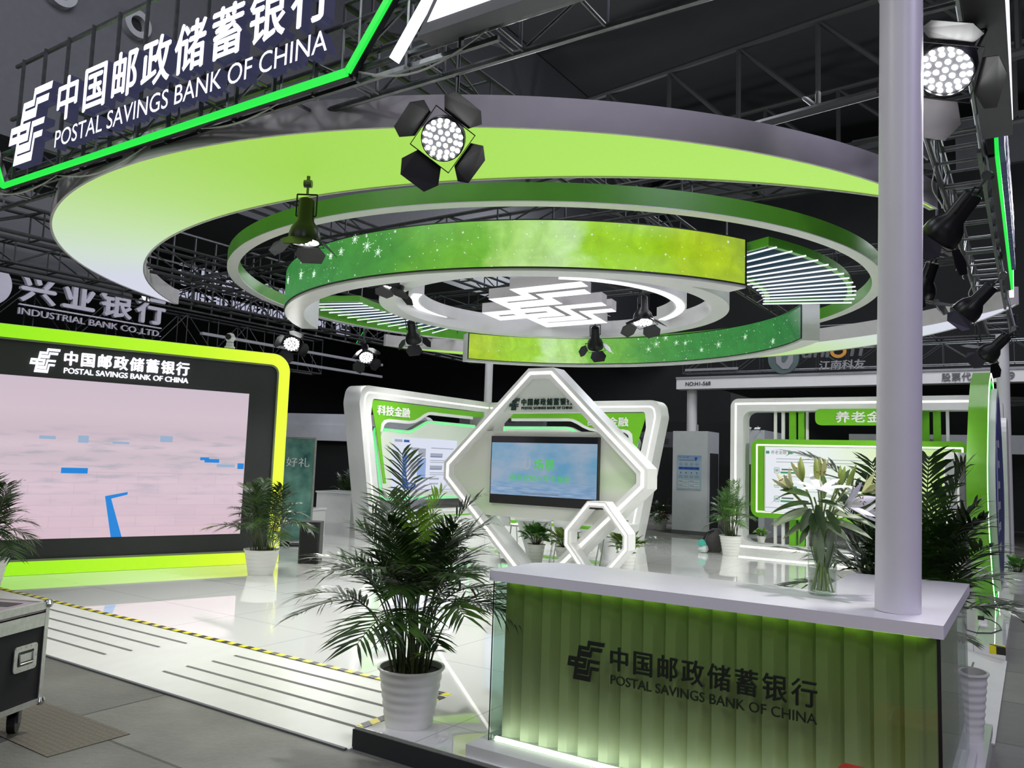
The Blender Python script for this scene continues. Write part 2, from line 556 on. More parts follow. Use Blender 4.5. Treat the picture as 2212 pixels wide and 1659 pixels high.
# front ramp
rp = thing('ramp', 'wide white ramp with grip grooves leading up to the platform', 'ramp', (-5.5, 0.05, 0))
b = MB()
b.add([(-12.3, -0.40, 0.0), (-2.852, -0.40, 0.0), (-2.852, 0.478, 0.0), (-12.3, 0.478, 0.0), (-12.3, 0.478, PL), (-2.852, 0.478, PL), (-2.852, -0.40, 0.008), (-12.3, -0.40, 0.008)],
      [[3, 2, 1, 0], [0, 1, 6, 7], [7, 6, 5, 4], [1, 2, 5, 6], [0, 7, 4, 3], [2, 3, 4, 5]])
b.build('ramp_board', M['ramp'], rp, (-5.5, 0.05, 0))
def ramp_z(y): return 0.008 + (PL - 0.008) * (y + 0.40) / 0.878
for (x0, x1, y) in ((-8.0, -5.42, 0.30), (-8.0, -5.55, 0.14), (-8.0, -5.68, -0.02), (-8.0, -5.80, -0.17),
                    (-4.80, -2.9, 0.30), (-4.86, -2.9, 0.14), (-4.95, -2.9, -0.02), (-5.02, -3.02, -0.17)):
    b = MB()
    z = ramp_z(y) + 0.0015
    b.add([(x0, y - 0.011, ramp_z(y - 0.011) + 0.002), (x1, y - 0.011, ramp_z(y - 0.011) + 0.002), (x1, y + 0.011, ramp_z(y + 0.011) + 0.002), (x0, y + 0.011, ramp_z(y + 0.011) + 0.002)], [[0, 1, 2, 3]])
    b.build('grip_groove', M['groove'], rp, (-5.5, 0.05, 0))
tag(MB().box(-12.3, -2.87, -0.425, -0.402, 0.0, 0.012).build('trim_3', M['midgrey']), 'dark sealing strip along the ramp foot', 'trim', kind='structure')
# ramp at the right side of the booth
rr = thing('side_ramp', 'small white ramp board set into the platform beside the counter', 'ramp', (0, 3.6, 0))
b = MB()
b.add([(-0.298, 2.202, 0), (0.27, 2.202, 0), (0.27, 4.998, 0), (-0.298, 4.998, 0), (-0.298, 2.202, 0.11), (0.27, 2.202, 0.012), (0.27, 4.998, 0.012), (-0.298, 4.998, 0.11)],
      [[3, 2, 1, 0], [0, 1, 5, 4], [1, 2, 6, 5], [2, 3, 7, 6], [3, 0, 4, 7], [4, 5, 6, 7]])
b.build('ramp_board', M['ramp'], rr, (0, 3.6, 0))
b = MB(); b.add([(0.02, 3.0, 0.0575), (0.035, 3.0, 0.0550), (0.035, 4.5, 0.0550), (0.02, 4.5, 0.0575)], [[0, 1, 2, 3]])
b.build('grip_groove', M['groove'], rr, (0, 3.6, 0))

# striped hazard tape
def stripe_mat(name, axis, pitch, skew=0.0):
    m, nt, b, out = new_mat(name)
    tc = nt.nodes.new('ShaderNodeTexCoord'); sx = nt.nodes.new('ShaderNodeSeparateXYZ')
    nt.links.new(tc.outputs['Object'], sx.inputs[0])
    a = nt.nodes.new('ShaderNodeMath'); a.operation = 'MULTIPLY_ADD'; a.inputs[1].default_value = skew
    nt.links.new(sx.outputs['Y' if axis == 'X' else 'X'], a.inputs[0]); nt.links.new(sx.outputs[axis], a.inputs[2])
    d = nt.nodes.new('ShaderNodeMath'); d.operation = 'DIVIDE'; d.inputs[1].default_value = pitch
    f = nt.nodes.new('ShaderNodeMath'); f.operation = 'FRACT'
    g = nt.nodes.new('ShaderNodeMath'); g.operation = 'GREATER_THAN'; g.inputs[1].default_value = 0.5
    nt.links.new(a.outputs[0], d.inputs[0]); nt.links.new(d.outputs[0], f.inputs[0]); nt.links.new(f.outputs[0], g.inputs[0])
    mx = nt.nodes.new('ShaderNodeMix'); mx.data_type = 'RGBA'
    mx.inputs['A'].default_value = lin('#e8dc14'); mx.inputs['B'].default_value = lin('#26221c')
    nt.links.new(g.outputs[0], mx.inputs['Factor']); nt.links.new(mx.outputs['Result'], b.inputs['Base Color'])
    b.inputs['Roughness'].default_value = 0.4
    return m
M['tapeX'] = stripe_mat('hazard_tape_along', 'X', 0.15)
M['tapeY'] = stripe_mat('hazard_tape_across', 'Y', 0.14, 0.6)
tag(MB().box(-12.3, -2.80, 0.448, 0.500, PL, PL + 0.003).build('hazard_tape', M['tapeX']), 'yellow and black striped tape along the top of the long ramp', 'tape')
b = MB(); b.box(-2.842, -2.78, -0.355, 0.42, PL, PL + 0.003); b.box(-2.853, -2.849, -0.355, 0.40, 0.06, PL)
tag(b.build('hazard_tape', M['tapeY']), 'yellow and black striped tape beside the white pot of the front palm', 'tape')
b = MB(); b.box(0.13, 0.255, 5.005, 5.11, PL, PL + 0.003); b.box(0.13, 0.262, 4.9985, 5.0005, 0.06, PL)
tag(b.build('hazard_tape', M['tapeY']), 'yellow and black corner tape beyond the side ramp', 'tape')

# checkered access cover in the aisle
def checker_mat():
    m, nt, b, out = new_mat('checker_plate')
    tc = nt.nodes.new('ShaderNodeTexCoord')
    vo = nt.nodes.new('ShaderNodeTexVoronoi'); vo.inputs['Scale'].default_value = 26; vo.inputs['Randomness'].default_value = 0.25
    nt.links.new(tc.outputs['Object'], vo.inputs['Vector'])
    rp = nt.nodes.new('ShaderNodeValToRGB'); rp.color_ramp.elements[0].position = 0.12; rp.color_ramp.elements[1].position = 0.3
    rp.color_ramp.elements[0].color = lin('#6f6a5a'); rp.color_ramp.elements[1].color = lin('#5d584c')
    nt.links.new(vo.outputs['Distance'], rp.inputs[0]); nt.links.new(rp.outputs[0], b.inputs['Base Color'])
    b.inputs['Roughness'].default_value = 0.5; b.inputs['Metallic'].default_value = 0.3
    bp = nt.nodes.new('ShaderNodeBump'); bp.inputs['Strength'].default_value = 0.6; bp.inputs['Distance'].default_value = 0.004; bp.invert = True
    nt.links.new(vo.outputs['Distance'], bp.inputs['Height']); nt.links.new(bp.outputs[0], b.inputs['Normal'])
    return m
M['checker'] = checker_mat()
tag(MB().box(-5.35, -4.05, -1.5, -1.02, 0.0, 0.004).build('access_cover', M['checker']), 'dull checkered steel access cover let into the aisle floor', 'floor cover')

# ------------------------------------------------------------------ reception counter
CT = (-0.9, 0.4, PL)
ct = thing('reception_counter', 'white topped reception counter with green fluted front behind glass', 'counter', CT)
top = fillet([(-2.02, -0.24), (0.2, -0.22), (0.2, 1.35), (-0.42, 1.33), (-0.42, 0.40), (-1.86, 0.39), (-2.02, 0.24)], 0.006, 2)
MB().prism(Frame((0, 0, 0), (1, 0, 0), (0, 1, 0)), top, 1.045, 1.10).build('counter_top', pm('white_counter_laminate', '#e6e2ec', 0.25, var=0.015), ct, CT)
MB().prism(Frame((0, 0, 0), (1, 0, 0), (0, 1, 0)), [(-2.06, -0.345), (0.22, -0.345), (0.22, 1.33), (-0.40, 1.33), (-0.40, 0.36), (-2.06, 0.36)], PL, 0.19).build('plinth', M['white'], ct, CT)
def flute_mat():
    """green paling to near white towards the foot"""
    m, nt, b, out = new_mat('green_fluted_board')
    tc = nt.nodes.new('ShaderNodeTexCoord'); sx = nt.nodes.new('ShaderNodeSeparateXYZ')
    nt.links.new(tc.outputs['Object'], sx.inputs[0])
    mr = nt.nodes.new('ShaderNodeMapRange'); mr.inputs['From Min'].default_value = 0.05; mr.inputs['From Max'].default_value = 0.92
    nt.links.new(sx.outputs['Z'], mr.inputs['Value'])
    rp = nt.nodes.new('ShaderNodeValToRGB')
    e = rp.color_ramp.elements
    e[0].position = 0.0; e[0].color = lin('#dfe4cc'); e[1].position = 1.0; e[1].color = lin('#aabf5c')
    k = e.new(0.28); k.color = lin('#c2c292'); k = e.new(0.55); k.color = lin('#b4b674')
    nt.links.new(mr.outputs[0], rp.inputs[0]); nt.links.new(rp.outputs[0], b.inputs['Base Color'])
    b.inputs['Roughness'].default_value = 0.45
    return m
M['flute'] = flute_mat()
b = MB()
n = 18
pitch_ = (0.155 + 1.985) / n
pts = []
for i in range(n):
    x = -1.985 + i * pitch_
    pts += [(x, -0.060), (x + 0.004, -0.118), (x + pitch_ * 0.45, -0.112), (x + pitch_ * 0.97, -0.066)]
pts += [(0.155, -0.065)]
b.prism(Frame((0, 0, 0), (1, 0, 0), (0, 1, 0)), pts + [(0.155, 0.0), (-1.985, 0.0)], 0.19, 1.045)
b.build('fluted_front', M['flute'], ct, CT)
b = MB()
pts = []
for i in range(12):
    y = 0.0 + i * 0.108
    pts += [(0.105, y), (0.145, y + 0.006), (0.112, y + 0.104)]
b.prism(Frame((0, 0, 0), (1, 0, 0), (0, 1, 0)), [(0.05, 0.0)] + pts + [(0.105, 1.3), (0.05, 1.3)], 0.19, 1.045)
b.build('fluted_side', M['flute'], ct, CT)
M['pane'] = glass('counter_glass', '#e8f1ec')
b = MB(); b.box(-2.0, 0.185, -0.215, -0.205, 0.19, 1.045); b.build('glass_panel', M['pane'], ct, CT)
b = MB(); b.box(0.175, 0.185, -0.204, 1.32, 0.19, 1.045); b.build('glass_panel', M['pane'], ct, CT)
b = MB(); b.box(-2.0, -1.99, -0.204, 0.35, 0.19, 1.045); b.build('glass_panel', M['pane'], ct, CT)
b = MB(); b.box(-1.985, -1.975, 0.34, 0.35, 0.19, 1.045); b.box(0.174, 0.188, -0.219, -0.2155, 0.19, 1.045); b.box(-2.003, -1.998, -0.219, -0.2155, 0.19, 1.045)
b.build('edge_profile', M['black'], ct, CT)
b = MB(); b.box(-1.98, 0.15, -0.19, -0.17, 0.19, 0.205); b.build('foot_light', em('warm_foot_light', '#fbffe6', 7.0), ct, CT)
b = MB(); b.box(-1.96, 0.14, -0.14, -0.12, 1.030, 1.044); b.build('top_light', em('lime_top_light', '#c4f45c', 1.8), ct, CT)
b = MB(); b.box(-1.97, 0.05, 0.001, 0.33, 0.19, 0.6); b.box(-0.38, 0.05, 0.33, 1.3, 0.19, 0.6); b.build('counter_body', M['white'], ct, CT)
lockup(ct, front(0, -0.216, 0), -1.53, 0.605, 1.24, 0.010, [pm('dark_green_lettering', '#10180f', 0.4), pm('dark_green_lettering_edge', '#3a4a34', 0.4)], 0.010, CT)

b = MB(); b.tube([(0.0, 0.03, 1.1), (0.032, 0.051, 3.0), (0.056, 0.066, 4.7)], 0.094, 40)
tag(b.build('round_post', pm('white_post_wrap', '#dcd8e0', 0.4, var=0.02), None, None, True), 'thick white round post rising from the reception counter', 'post')

# red box on the aisle in front of the counter
rb = thing('red_box', 'red box with white outlined lid standing before the reception counter', 'box', (0.06, -0.72, 0), R(-4))
b = MB(); b.prism(Frame((0, 0, 0), (1, 0, 0), (0, 1, 0)), fillet(rect(-0.2, 0.2, -0.18, 0.18), 0.02, 3), 0.0, 0.585); b.build('box_body', pm('red_enamel', '#a82a24', 0.4), rb)
b = MB(); fr = Frame((0, 0, 0.585), (1, 0, 0), (0, 1, 0)); b.ring(fr, fillet(rect(-0.13, 0.15, -0.15, 0.12), 0.05), fillet(rect(-0.122, 0.142, -0.142, 0.112), 0.043), 0.0, 0.002)
b.build('lid_outline', M['white'], rb)

# ------------------------------------------------------------------ canopy: two crescents
def crescent_mat():
    """luminous printed fabric: white at one horn, lime at the other, with fine printed lines"""
    m, nt, b, out = new_mat('lit_printed_fabric')
    tc = nt.nodes.new('ShaderNodeTexCoord'); sx = nt.nodes.new('ShaderNodeSeparateXYZ')
    nt.links.new(tc.outputs['Object'], sx.inputs[0])
    at = nt.nodes.new('ShaderNodeMath'); at.operation = 'ARCTAN2'
    nt.links.new(sx.outputs['Y'], at.inputs[0]); nt.links.new(sx.outputs['X'], at.inputs[1])
    # angle -180..0 along the near side; the horn at -180 is white, -20 is lime
    mr = nt.nodes.new('ShaderNodeMapRange'); mr.inputs['From Min'].default_value = -PI; mr.inputs['From Max'].default_value = 0.0
    nt.links.new(at.outputs[0], mr.inputs['Value'])
    rp = nt.nodes.new('ShaderNodeValToRGB'); e = rp.color_ramp.elements
    e[0].position = 0.0; e[0].color = lin('#dfdff0'); e[1].position = 1.0; e[1].color = lin('#b4ec62')
    for p, c in ((0.20, '#d9dcec'), (0.29, '#d3e4d2'), (0.37, '#c6e4ac'), (0.46, '#b2de78'), (0.54, '#a4da50'), (0.62, '#a2dc42'), (0.70, '#a8e34c'), (0.85, '#b2e95e')):
        k = e.new(p); k.color = lin(c)
    nt.links.new(mr.outputs[0], rp.inputs[0])
    # printed contour lines bunch together on the lime part
    vl = nt.nodes.new('ShaderNodeVectorMath'); vl.operation = 'DISTANCE'; vl.inputs[1].default_value = (-0.6, 9.0, 0)
    nt.links.new(tc.outputs['Object'], vl.inputs[0])
    sn = nt.nodes.new('ShaderNodeMath'); sn.operation = 'MULTIPLY'; sn.inputs[1].default_value = 230.0
    nt.links.new(vl.outputs['Value'], sn.inputs[0])
    si = nt.nodes.new('ShaderNodeMath'); si.operation = 'SINE'; nt.links.new(sn.outputs[0], si.inputs[0])
    am = nt.nodes.new('ShaderNodeMapRange'); am.inputs['From Min'].default_value = 0.36; am.inputs['From Max'].default_value = 0.55; am.inputs['To Max'].default_value = 0.055
    nt.links.new(mr.outputs[0], am.inputs['Value'])
    ml = nt.nodes.new('ShaderNodeMath'); ml.operation = 'MULTIPLY'; nt.links.new(si.outputs[0], ml.inputs[0]); nt.links.new(am.outputs[0], ml.inputs[1])
    ad = nt.nodes.new('ShaderNodeMath'); ad.operation = 'ADD'; ad.inputs[1].default_value = 0.93; nt.links.new(ml.outputs[0], ad.inputs[0])
    nt.links.new(rp.outputs[0], b.inputs['Emission Color']); nt.links.new(ad.outputs[0], b.inputs['Emission Strength'])
    b.inputs['Base Color'].default_value = (0.05, 0.05, 0.05, 1); b.inputs['Roughness'].default_value = 0.6
    return m
M['soffit'] = crescent_mat()

def make_crescent(name, label, loc, rz):
    """outer circle r 5.99 about the origin, inner circle r 7.12 about (0, 2.46): both meet at the horns"""
    t = thing(name, label, 'ceiling panel', loc, rz, None)
    ro, ri, c = 5.99, 7.12, 2.46
    n = 120
    a0, a1 = R(-163.0), R(-15.5)
    outer, inner = [], []
    for i in range(n + 1):
        a = lerp(a0, a1, i / n)
        px, py = ro * math.cos(a), ro * math.sin(a)
        # nearest inner point: along the ray from the origin to the inner circle
        dx, dy = math.cos(a), math.sin(a)
        bq = dy * c
        disc = bq * bq - (c * c - ri * ri)
        rr_ = min(bq + math.sqrt(disc), ro - 0.03)
        outer.append((px, py)); inner.append((dx * rr_, dy * rr_))
    fr = Frame((0, 0, 0), (1, 0, 0), (0, 1, 0))
    b = MB()
    eo = [(x * 1.004, y * 1.004) for x, y in outer]
    b.ring(fr, eo, outer, -0.012, 0.235, closed=False)
    b.ring(fr, inner, [(x * 0.996, y * 0.996) for x, y in inner], -0.012, 0.235, closed=False)
    for k in (0, -1):
        p, q = Vector(outer[k]), Vector(inner[k]); d = (q - p).normalized() * 0.01
        nn = Vector((-d.y, d.x)) * 1.0
        b.prism(fr, [tuple(p), tuple(q), tuple(q + nn), tuple(p + nn)], -0.012, 0.235)
    b.build('fascia', M['fascia'], t, smooth=True)
    b = MB()
    vs = []
    for p, q in zip(outer, inner):
        vs += [(p[0], p[1], 0.0), (q[0], q[1], 0.0)]
    b.add(vs, [[2 * i, 2 * i + 1, 2 * i + 3, 2 * i + 2] for i in range(n)])
    b.build('lit_soffit', M['soffit'], t)
    return t
CZ = 4.2
make_crescent('crescent_canopy', 'big crescent canopy panel nearest the counter with lime to white glowing underside', (-5.96, 5.84, CZ), 0)
make_crescent('crescent_canopy', 'crescent canopy panel farther back, mostly hidden behind the curved screens', (-5.34, 7.10, CZ - 0.09), PI)

def arc(r, a0, a1, n, c=(0, 0)):
    return [(c[0] + r * math.cos(R(lerp(a0, a1, i / n))), c[1] + r * math.sin(R(lerp(a0, a1, i / n)))) for i in range(n + 1)]
XY = Frame((0, 0, 0), (1, 0, 0), (0, 1, 0))

# green ring
t = thing('ring_canopy', 'large thin green ring with white underside hanging inside the crescents', 'ring', (-5.69, 6.47, 4.2))
b = MB(); b.ring(XY, arc(4.70, 0, 358, 179), arc(4.56, 0, 358, 179), 0.006, 0.19); b.build('green_band', M['deepgreen'], t, None, True)
b = MB(); b.ring(XY, arc(4.70, 0, 358, 179), arc(4.555, 0, 358, 179), -0.004, 0.006); b.build('white_underside', M['white'], t)

# curved screens
def galaxy_mat(name, c_deg, flip):
    """star-field picture on a curved screen: deep green through bright white-green to yellow-lime"""
    m, nt, b, out = new_mat(name)
    N = nt.nodes.new; L = nt.links.new
    tc = N('ShaderNodeTexCoord'); sx = N('ShaderNodeSeparateXYZ'); L(tc.outputs['Object'], sx.inputs[0])
    at = N('ShaderNodeMath'); at.operation = 'ARCTAN2'; L(sx.outputs['Y'], at.inputs[0]); L(sx.outputs['X'], at.inputs[1])
    mr = N('ShaderNodeMapRange'); mr.inputs['From Min'].default_value = R(c_deg[0]); mr.inputs['From Max'].default_value = R(c_deg[1]); L(at.outputs[0], mr.inputs['Value'])
    # flat picture coordinates (along the arc, height)
    cb = N('ShaderNodeCombineXYZ'); sc_ = N('ShaderNodeMath'); sc_.operation = 'MULTIPLY'; sc_.inputs[1].default_value = 4.0; L(at.outputs[0], sc_.inputs[0])
    L(sc_.outputs[0], cb.inputs[0]); L(sx.outputs['Z'], cb.inputs[1])
    n1 = N('ShaderNodeTexNoise'); n1.inputs['Scale'].default_value = 1.6; n1.inputs['Detail'].default_value = 7; n1.inputs['Distortion'].default_value = 0.6; L(cb.outputs[0], n1.inputs['Vector'])
    wob = N('ShaderNodeMath'); wob.operation = 'MULTIPLY_ADD'; wob.inputs[1].default_value = 0.22; wob.inputs[2].default_value = -0.11; L(n1.outputs['Fac'], wob.inputs[0])
    ps = N('ShaderNodeMath'); ps.operation = 'ADD'; L(mr.outputs[0], ps.inputs[0]); L(wob.outputs[0], ps.inputs[1])
    rp = N('ShaderNodeValToRGB'); e = rp.color_ramp.elements
    e[0].position = 0.0; e[0].color = lin('#2a6c3c'); e[1].position = 1.0; e[1].color = lin('#9cb838')
    for p, c in ((0.2, '#32843f'), (0.40, '#3b8c40'), (0.54, '#4f9c3c'), (0.64, '#74bc3a'), (0.69, '#b0e078'), (0.745, '#c8eea6'), (0.80, '#a2da34'), (0.88, '#9ccc12'), (0.94, '#b2d01e')):
        k = e.new(p); k.color = lin(c)
    L(ps.outputs[0], rp.inputs[0])
    # cloudy texture
    n2 = N('ShaderNodeTexNoise'); n2.inputs['Scale'].default_value = 4.5; n2.inputs['Detail'].default_value = 9; n2.inputs['Roughness'].default_value = 0.62; n2.inputs['Distortion'].default_value = 0.5; L(cb.outputs[0], n2.inputs['Vector'])
    cr_ = N('ShaderNodeMapRange'); cr_.inputs['From Min'].default_value = 0.3; cr_.inputs['From Max'].default_value = 0.7; cr_.inputs['To Min'].default_value = 0.80; cr_.inputs['To Max'].default_value = 1.14; L(n2.outputs['Fac'], cr_.inputs['Value'])
    ml = N('ShaderNodeMix'); ml.data_type = 'RGBA'; ml.blend_type = 'MULTIPLY'; ml.inputs['Factor'].default_value = 1.0
    L(rp.outputs[0], ml.inputs['A']); L(cr_.outputs[0], ml.inputs['B'])
    # round stars
    col = ml.outputs['Result']
    for (scale, size, seed) in ((6.0, 0.055, 3.1), (14.0, 0.07, 7.7), (2.6, 0.030, 1.3)):
        vo = N('ShaderNodeTexVoronoi'); vo.voronoi_dimensions = '2D'; vo.inputs['Scale'].default_value = scale
        mp = N('ShaderNodeVectorMath'); mp.operation = 'ADD'; mp.inputs[1].default_value = (seed, seed * 1.7, 0); L(cb.outputs[0], mp.inputs[0]); L(mp.outputs[0], vo.inputs['Vector'])
        sv = N('ShaderNodeSeparateColor'); L(vo.outputs['Color'], sv.inputs[0])
        gt = N('ShaderNodeMath'); gt.operation = 'GREATER_THAN'; gt.inputs[1].default_value = 0.55; L(sv.outputs[0], gt.inputs[0])
        sz = N('ShaderNodeMath'); sz.operation = 'MULTIPLY'; sz.inputs[1].default_value = size * 2; L(sv.outputs[1], sz.inputs[0])
        ss = N('ShaderNodeMapRange'); ss.interpolation_type = 'SMOOTHSTEP'; ss.inputs['To Min'].default_value = 1.0; ss.inputs['To Max'].default_value = 0.0
        L(vo.outputs['Distance'], ss.inputs['Value']); L(sz.outputs[0], ss.inputs['From Max'])
        pr = N('ShaderNodeMath'); pr.operation = 'MULTIPLY'; L(ss.outputs[0], pr.inputs[0]); L(gt.outputs[0], pr.inputs[1])
        mx = N('ShaderNodeMix'); mx.data_type = 'RGBA'; L(pr.outputs[0], mx.inputs['Factor']); L(col, mx.inputs['A']); mx.inputs['B'].default_value = (0.92, 1.0, 0.92, 1)
        col = mx.outputs['Result']
    L(col, b.inputs['Emission Color']); b.inputs['Emission Strength'].default_value = 0.92
    b.inputs['Base Color'].default_value = (0.02, 0.03, 0.02, 1); b.inputs['Roughness'].default_value = 0.35
    return m
M['galaxy'] = galaxy_mat('star_field_screen', (-152, -28), False)
M['starlet'] = em('star_burst_picture', '#e2ffe6', 1.1, False)

def star_bursts(spots, r, outside):
    b = MB()
    rnd = random.Random(5)
    for (ang, z, s) in spots:
        rr_ = r + 0.004 if outside else r - 0.004
        for k in range(10):
            q = PI * 2 * k / 10 + 0.2
            ln = s * (1.0 if k % 2 == 0 else 0.62) * rnd.uniform(0.8, 1.15)
            pts = []
            for f in (0.0, 0.5, 1.0):
                a = R(ang) + math.cos(q) * ln * f / r
                pts.append((rr_ * math.cos(a), rr_ * math.sin(a), z + math.sin(q) * ln * f))
            b.tube(pts, [0.004, 0.002, 0.001], 4)
            b.lathe([(0.0, -0.006), (0.006, 0), (0.0, 0.006)], 6, pts[-1])
        a = R(ang)
        b.lathe([(0.0, -0.011), (0.009, -0.006), (0.011, 0.0), (0.009, 0.006), (0.0, 0.011)], 8, (rr_ * math.cos(a), rr_ * math.sin(a), z))
    return b

def curved_screen(label, loc, rz, outside, a1=-28):
    t = thing('curved_screen', label, 'screen', loc, rz)
    n = 100
    a0 = -152
    ro, ri = 4.0, 3.72
    b = MB(); b.ring(XY, arc(ro - 0.012, a0, a1, n), arc(ri + 0.012, a0, a1, n), -0.03, 0.52, closed=False); b.build('white_body', M['white'], t, None, True)
    rs = ro if outside else ri
    d = 1 if outside else -1
    po = arc(rs, a0 + 0.35, a1 - 0.35, n)
    b = MB(); vs = []
    for (x, y) in po: vs += [(x, y, 0.012), (x, y, 0.508)]
    b.add(vs, [[2 * i, 2 * i + 2, 2 * i + 3, 2 * i + 1] for i in range(n)])
    sc = b.build('screen_picture', M['galaxy'], t)
    b = MB()
    for z in (0.0, 0.508):
        b.ring(XY, arc(rs + 0.004, a0, a1, n), arc(rs - 0.010, a0, a1, n), z, z + 0.012, closed=False)
    for a in (a0, a1):
        b.ring(XY, arc(rs + 0.004, a, a + (0.3 if a == a0 else -0.3), 2), arc(rs - 0.010, a, a + (0.3 if a == a0 else -0.3), 2), 0.0, 0.52, closed=False)
    b.build('black_bezel', M['black'], t)
    for a in (-30.3, -149.7):
        x, y = 3.86 * math.cos(R(a)), 3.86 * math.sin(R(a))
        b = MB(); b.tube([(x, y, 0.50), (x, y, 0.98)], 0.012, 8); b.build('hanger', M['steel'], t)
    st = star_bursts([(-123, 0.30, 0.05), (-113, 0.24, 0.07), (-101.5, 0.34, 0.05), (-98.5, 0.36, 0.05), (-92, 0.36, 0.09), (-89.5, 0.27, 0.06),
                      (-135, 0.12, 0.06), (-107, 0.18, 0.045), (-95, 0.47, 0.06)], rs, outside)
    st.build('star_graphics', M['starlet'], sc)
    return t
curved_screen('curved green starry screen nearer the counter, lime at its right end', (-5.60, 6.50, 3.72), 0, True)
curved_screen('curved green starry screen farther back, lime at its left end', (-5.62, 6.50, 3.69), PI, False, -33)

# white inner ring and the two light arcs
b = MB(); b.ring(XY, arc(2.56, 0, 357, 119), arc(2.31, 0, 357, 119), 0.0, 0.26)
tag(b.build('white_ring', M['white'], None, None, True, (-5.45, 6.17, 3.96)), 'broad white ring hanging inside the curved screens around the light arcs', 'ring')
for lab, a0, a1 in (('white arc of light curling round the left of the hanging emblem', 113, 234), ('white arc of light curling round the right of the hanging emblem', -55, 53)):
    t = thing('light_arc', lab, 'light', (-5.75, 6.5, 4.1))
    b = MB(); b.ring(XY, arc(2.13, a0, a1, 60), arc(1.95, a0, a1, 60), 0.005, 0.2, closed=False); b.build('arc_body', M['white'], t, None, True)
    b = MB(); b.ring(XY, arc(2.10, a0 + .3, a1 - .3, 60), arc(1.98, a0 + .3, a1 - .3, 60), -0.006, 0.005, closed=False); b.build('lit_underside', em('soft_white_light', '#f6f6ff', 1.5), t)

# hanging emblem, its lit face turned down
t = thing('hanging_emblem', 'white bank emblem hanging at the middle of the rings with glowing underside', 'emblem', (-6.2, 6.6, 4.1))
fr = Frame((-7.18 + 6.2, 8.03 - 6.6, 0.16), (1, 0, 0), (0, -1, 0))
b = MB(); add_emblem(b, fr, 0, 0, 2.76, 2.88, 0.155, (0, 0), 0.0, 0.17); b.build('emblem_body', M['fascia'], t)
b = MB()
fr = Frame((-7.18 + 6.2, 8.03 - 6.6, 0.0049), (1, 0, 0), (0, -1, 0))
add_emblem(b, fr, 0, 0, 2.76, 2.88, 0.006, (0, 0), 0.0, 0.17); b.build('lit_face', em('emblem_light', '#f4f4ff', 1.35), t)

# louvred fans of light tubes between screens and green ring
def tube_fan(label, loc, rz, ro=4.28):
    t = thing('light_tube_fan', label, 'light', loc, rz)
    b = MB()
    a0, a1 = -26, 20
    b.ring(XY, arc(ro, a0, a1, 30), arc(ro - 0.06, a0, a1, 30), 0.02, 0.12, closed=False)
    b.ring(XY, arc(3.22, a0, a1, 30), arc(3.16, a0, a1, 30), 0.02, 0.12, closed=False)
    for a in (a0, a1):
        p, q = Vector((3.16 * math.cos(R(a)), 3.16 * math.sin(R(a)))), Vector((ro * math.cos(R(a)), ro * math.sin(R(a))))
        d = (q - p).normalized(); nn = Vector((-d.y, d.x)) * 0.02
        b.prism(XY, [tuple(p - nn), tuple(q - nn), tuple(q + nn), tuple(p + nn)], 0.02, 0.12)
    b.build('green_frame', M['deepgreen'], t, None, False)
    for k in range(14):
        a = R(lerp(a0 + 0.6, a1 - 0.6, k / 13))
        d = Vector((math.cos(a), math.sin(a), 0)); s = Vector((-d.y, d.x, 0))
        b = MB(); b.tube([d * 3.13, d * (ro + 0.05)], 0.0105, 8)
        b.build('light_tube', M['tube'], t)
        b = MB(); b.add([d * 3.2 + s * 0.015 + Vector((0, 0, 0.03)), d * (ro - 0.03) + s * 0.015 + Vector((0, 0, 0.03)), d * (ro - 0.03) + s * 0.03 + Vector((0, 0, 0.13)), d * 3.2 + s * 0.03 + Vector((0, 0, 0.13)),
                         d * 3.2 + s * 0.022 + Vector((0, 0, 0.03)), d * (ro - 0.03) + s * 0.022 + Vector((0, 0, 0.03)), d * (ro - 0.03) + s * 0.037 + Vector((0, 0, 0.13)), d * 3.2 + s * 0.037 + Vector((0, 0, 0.13))],
                        [[0, 1, 2, 3], [7, 6, 5, 4], [0, 4, 5, 1], [3, 2, 6, 7], [1, 5, 6, 2], [0, 3, 7, 4]])
        b.build('louvre_blade', M['louvre'], t)
    return t
M['louvre'] = pm('blue_green_louvre', '#2b4c5c', 0.35)
tube_fan('fan of white light tubes in a green frame at the right of the starry screen', (-5.65, 6.45, 4.1), 0)
tube_fan('green framed fan of white light tubes behind the left end of the starry screen', (-5.65, 6.45, 4.2), PI, 4.12)

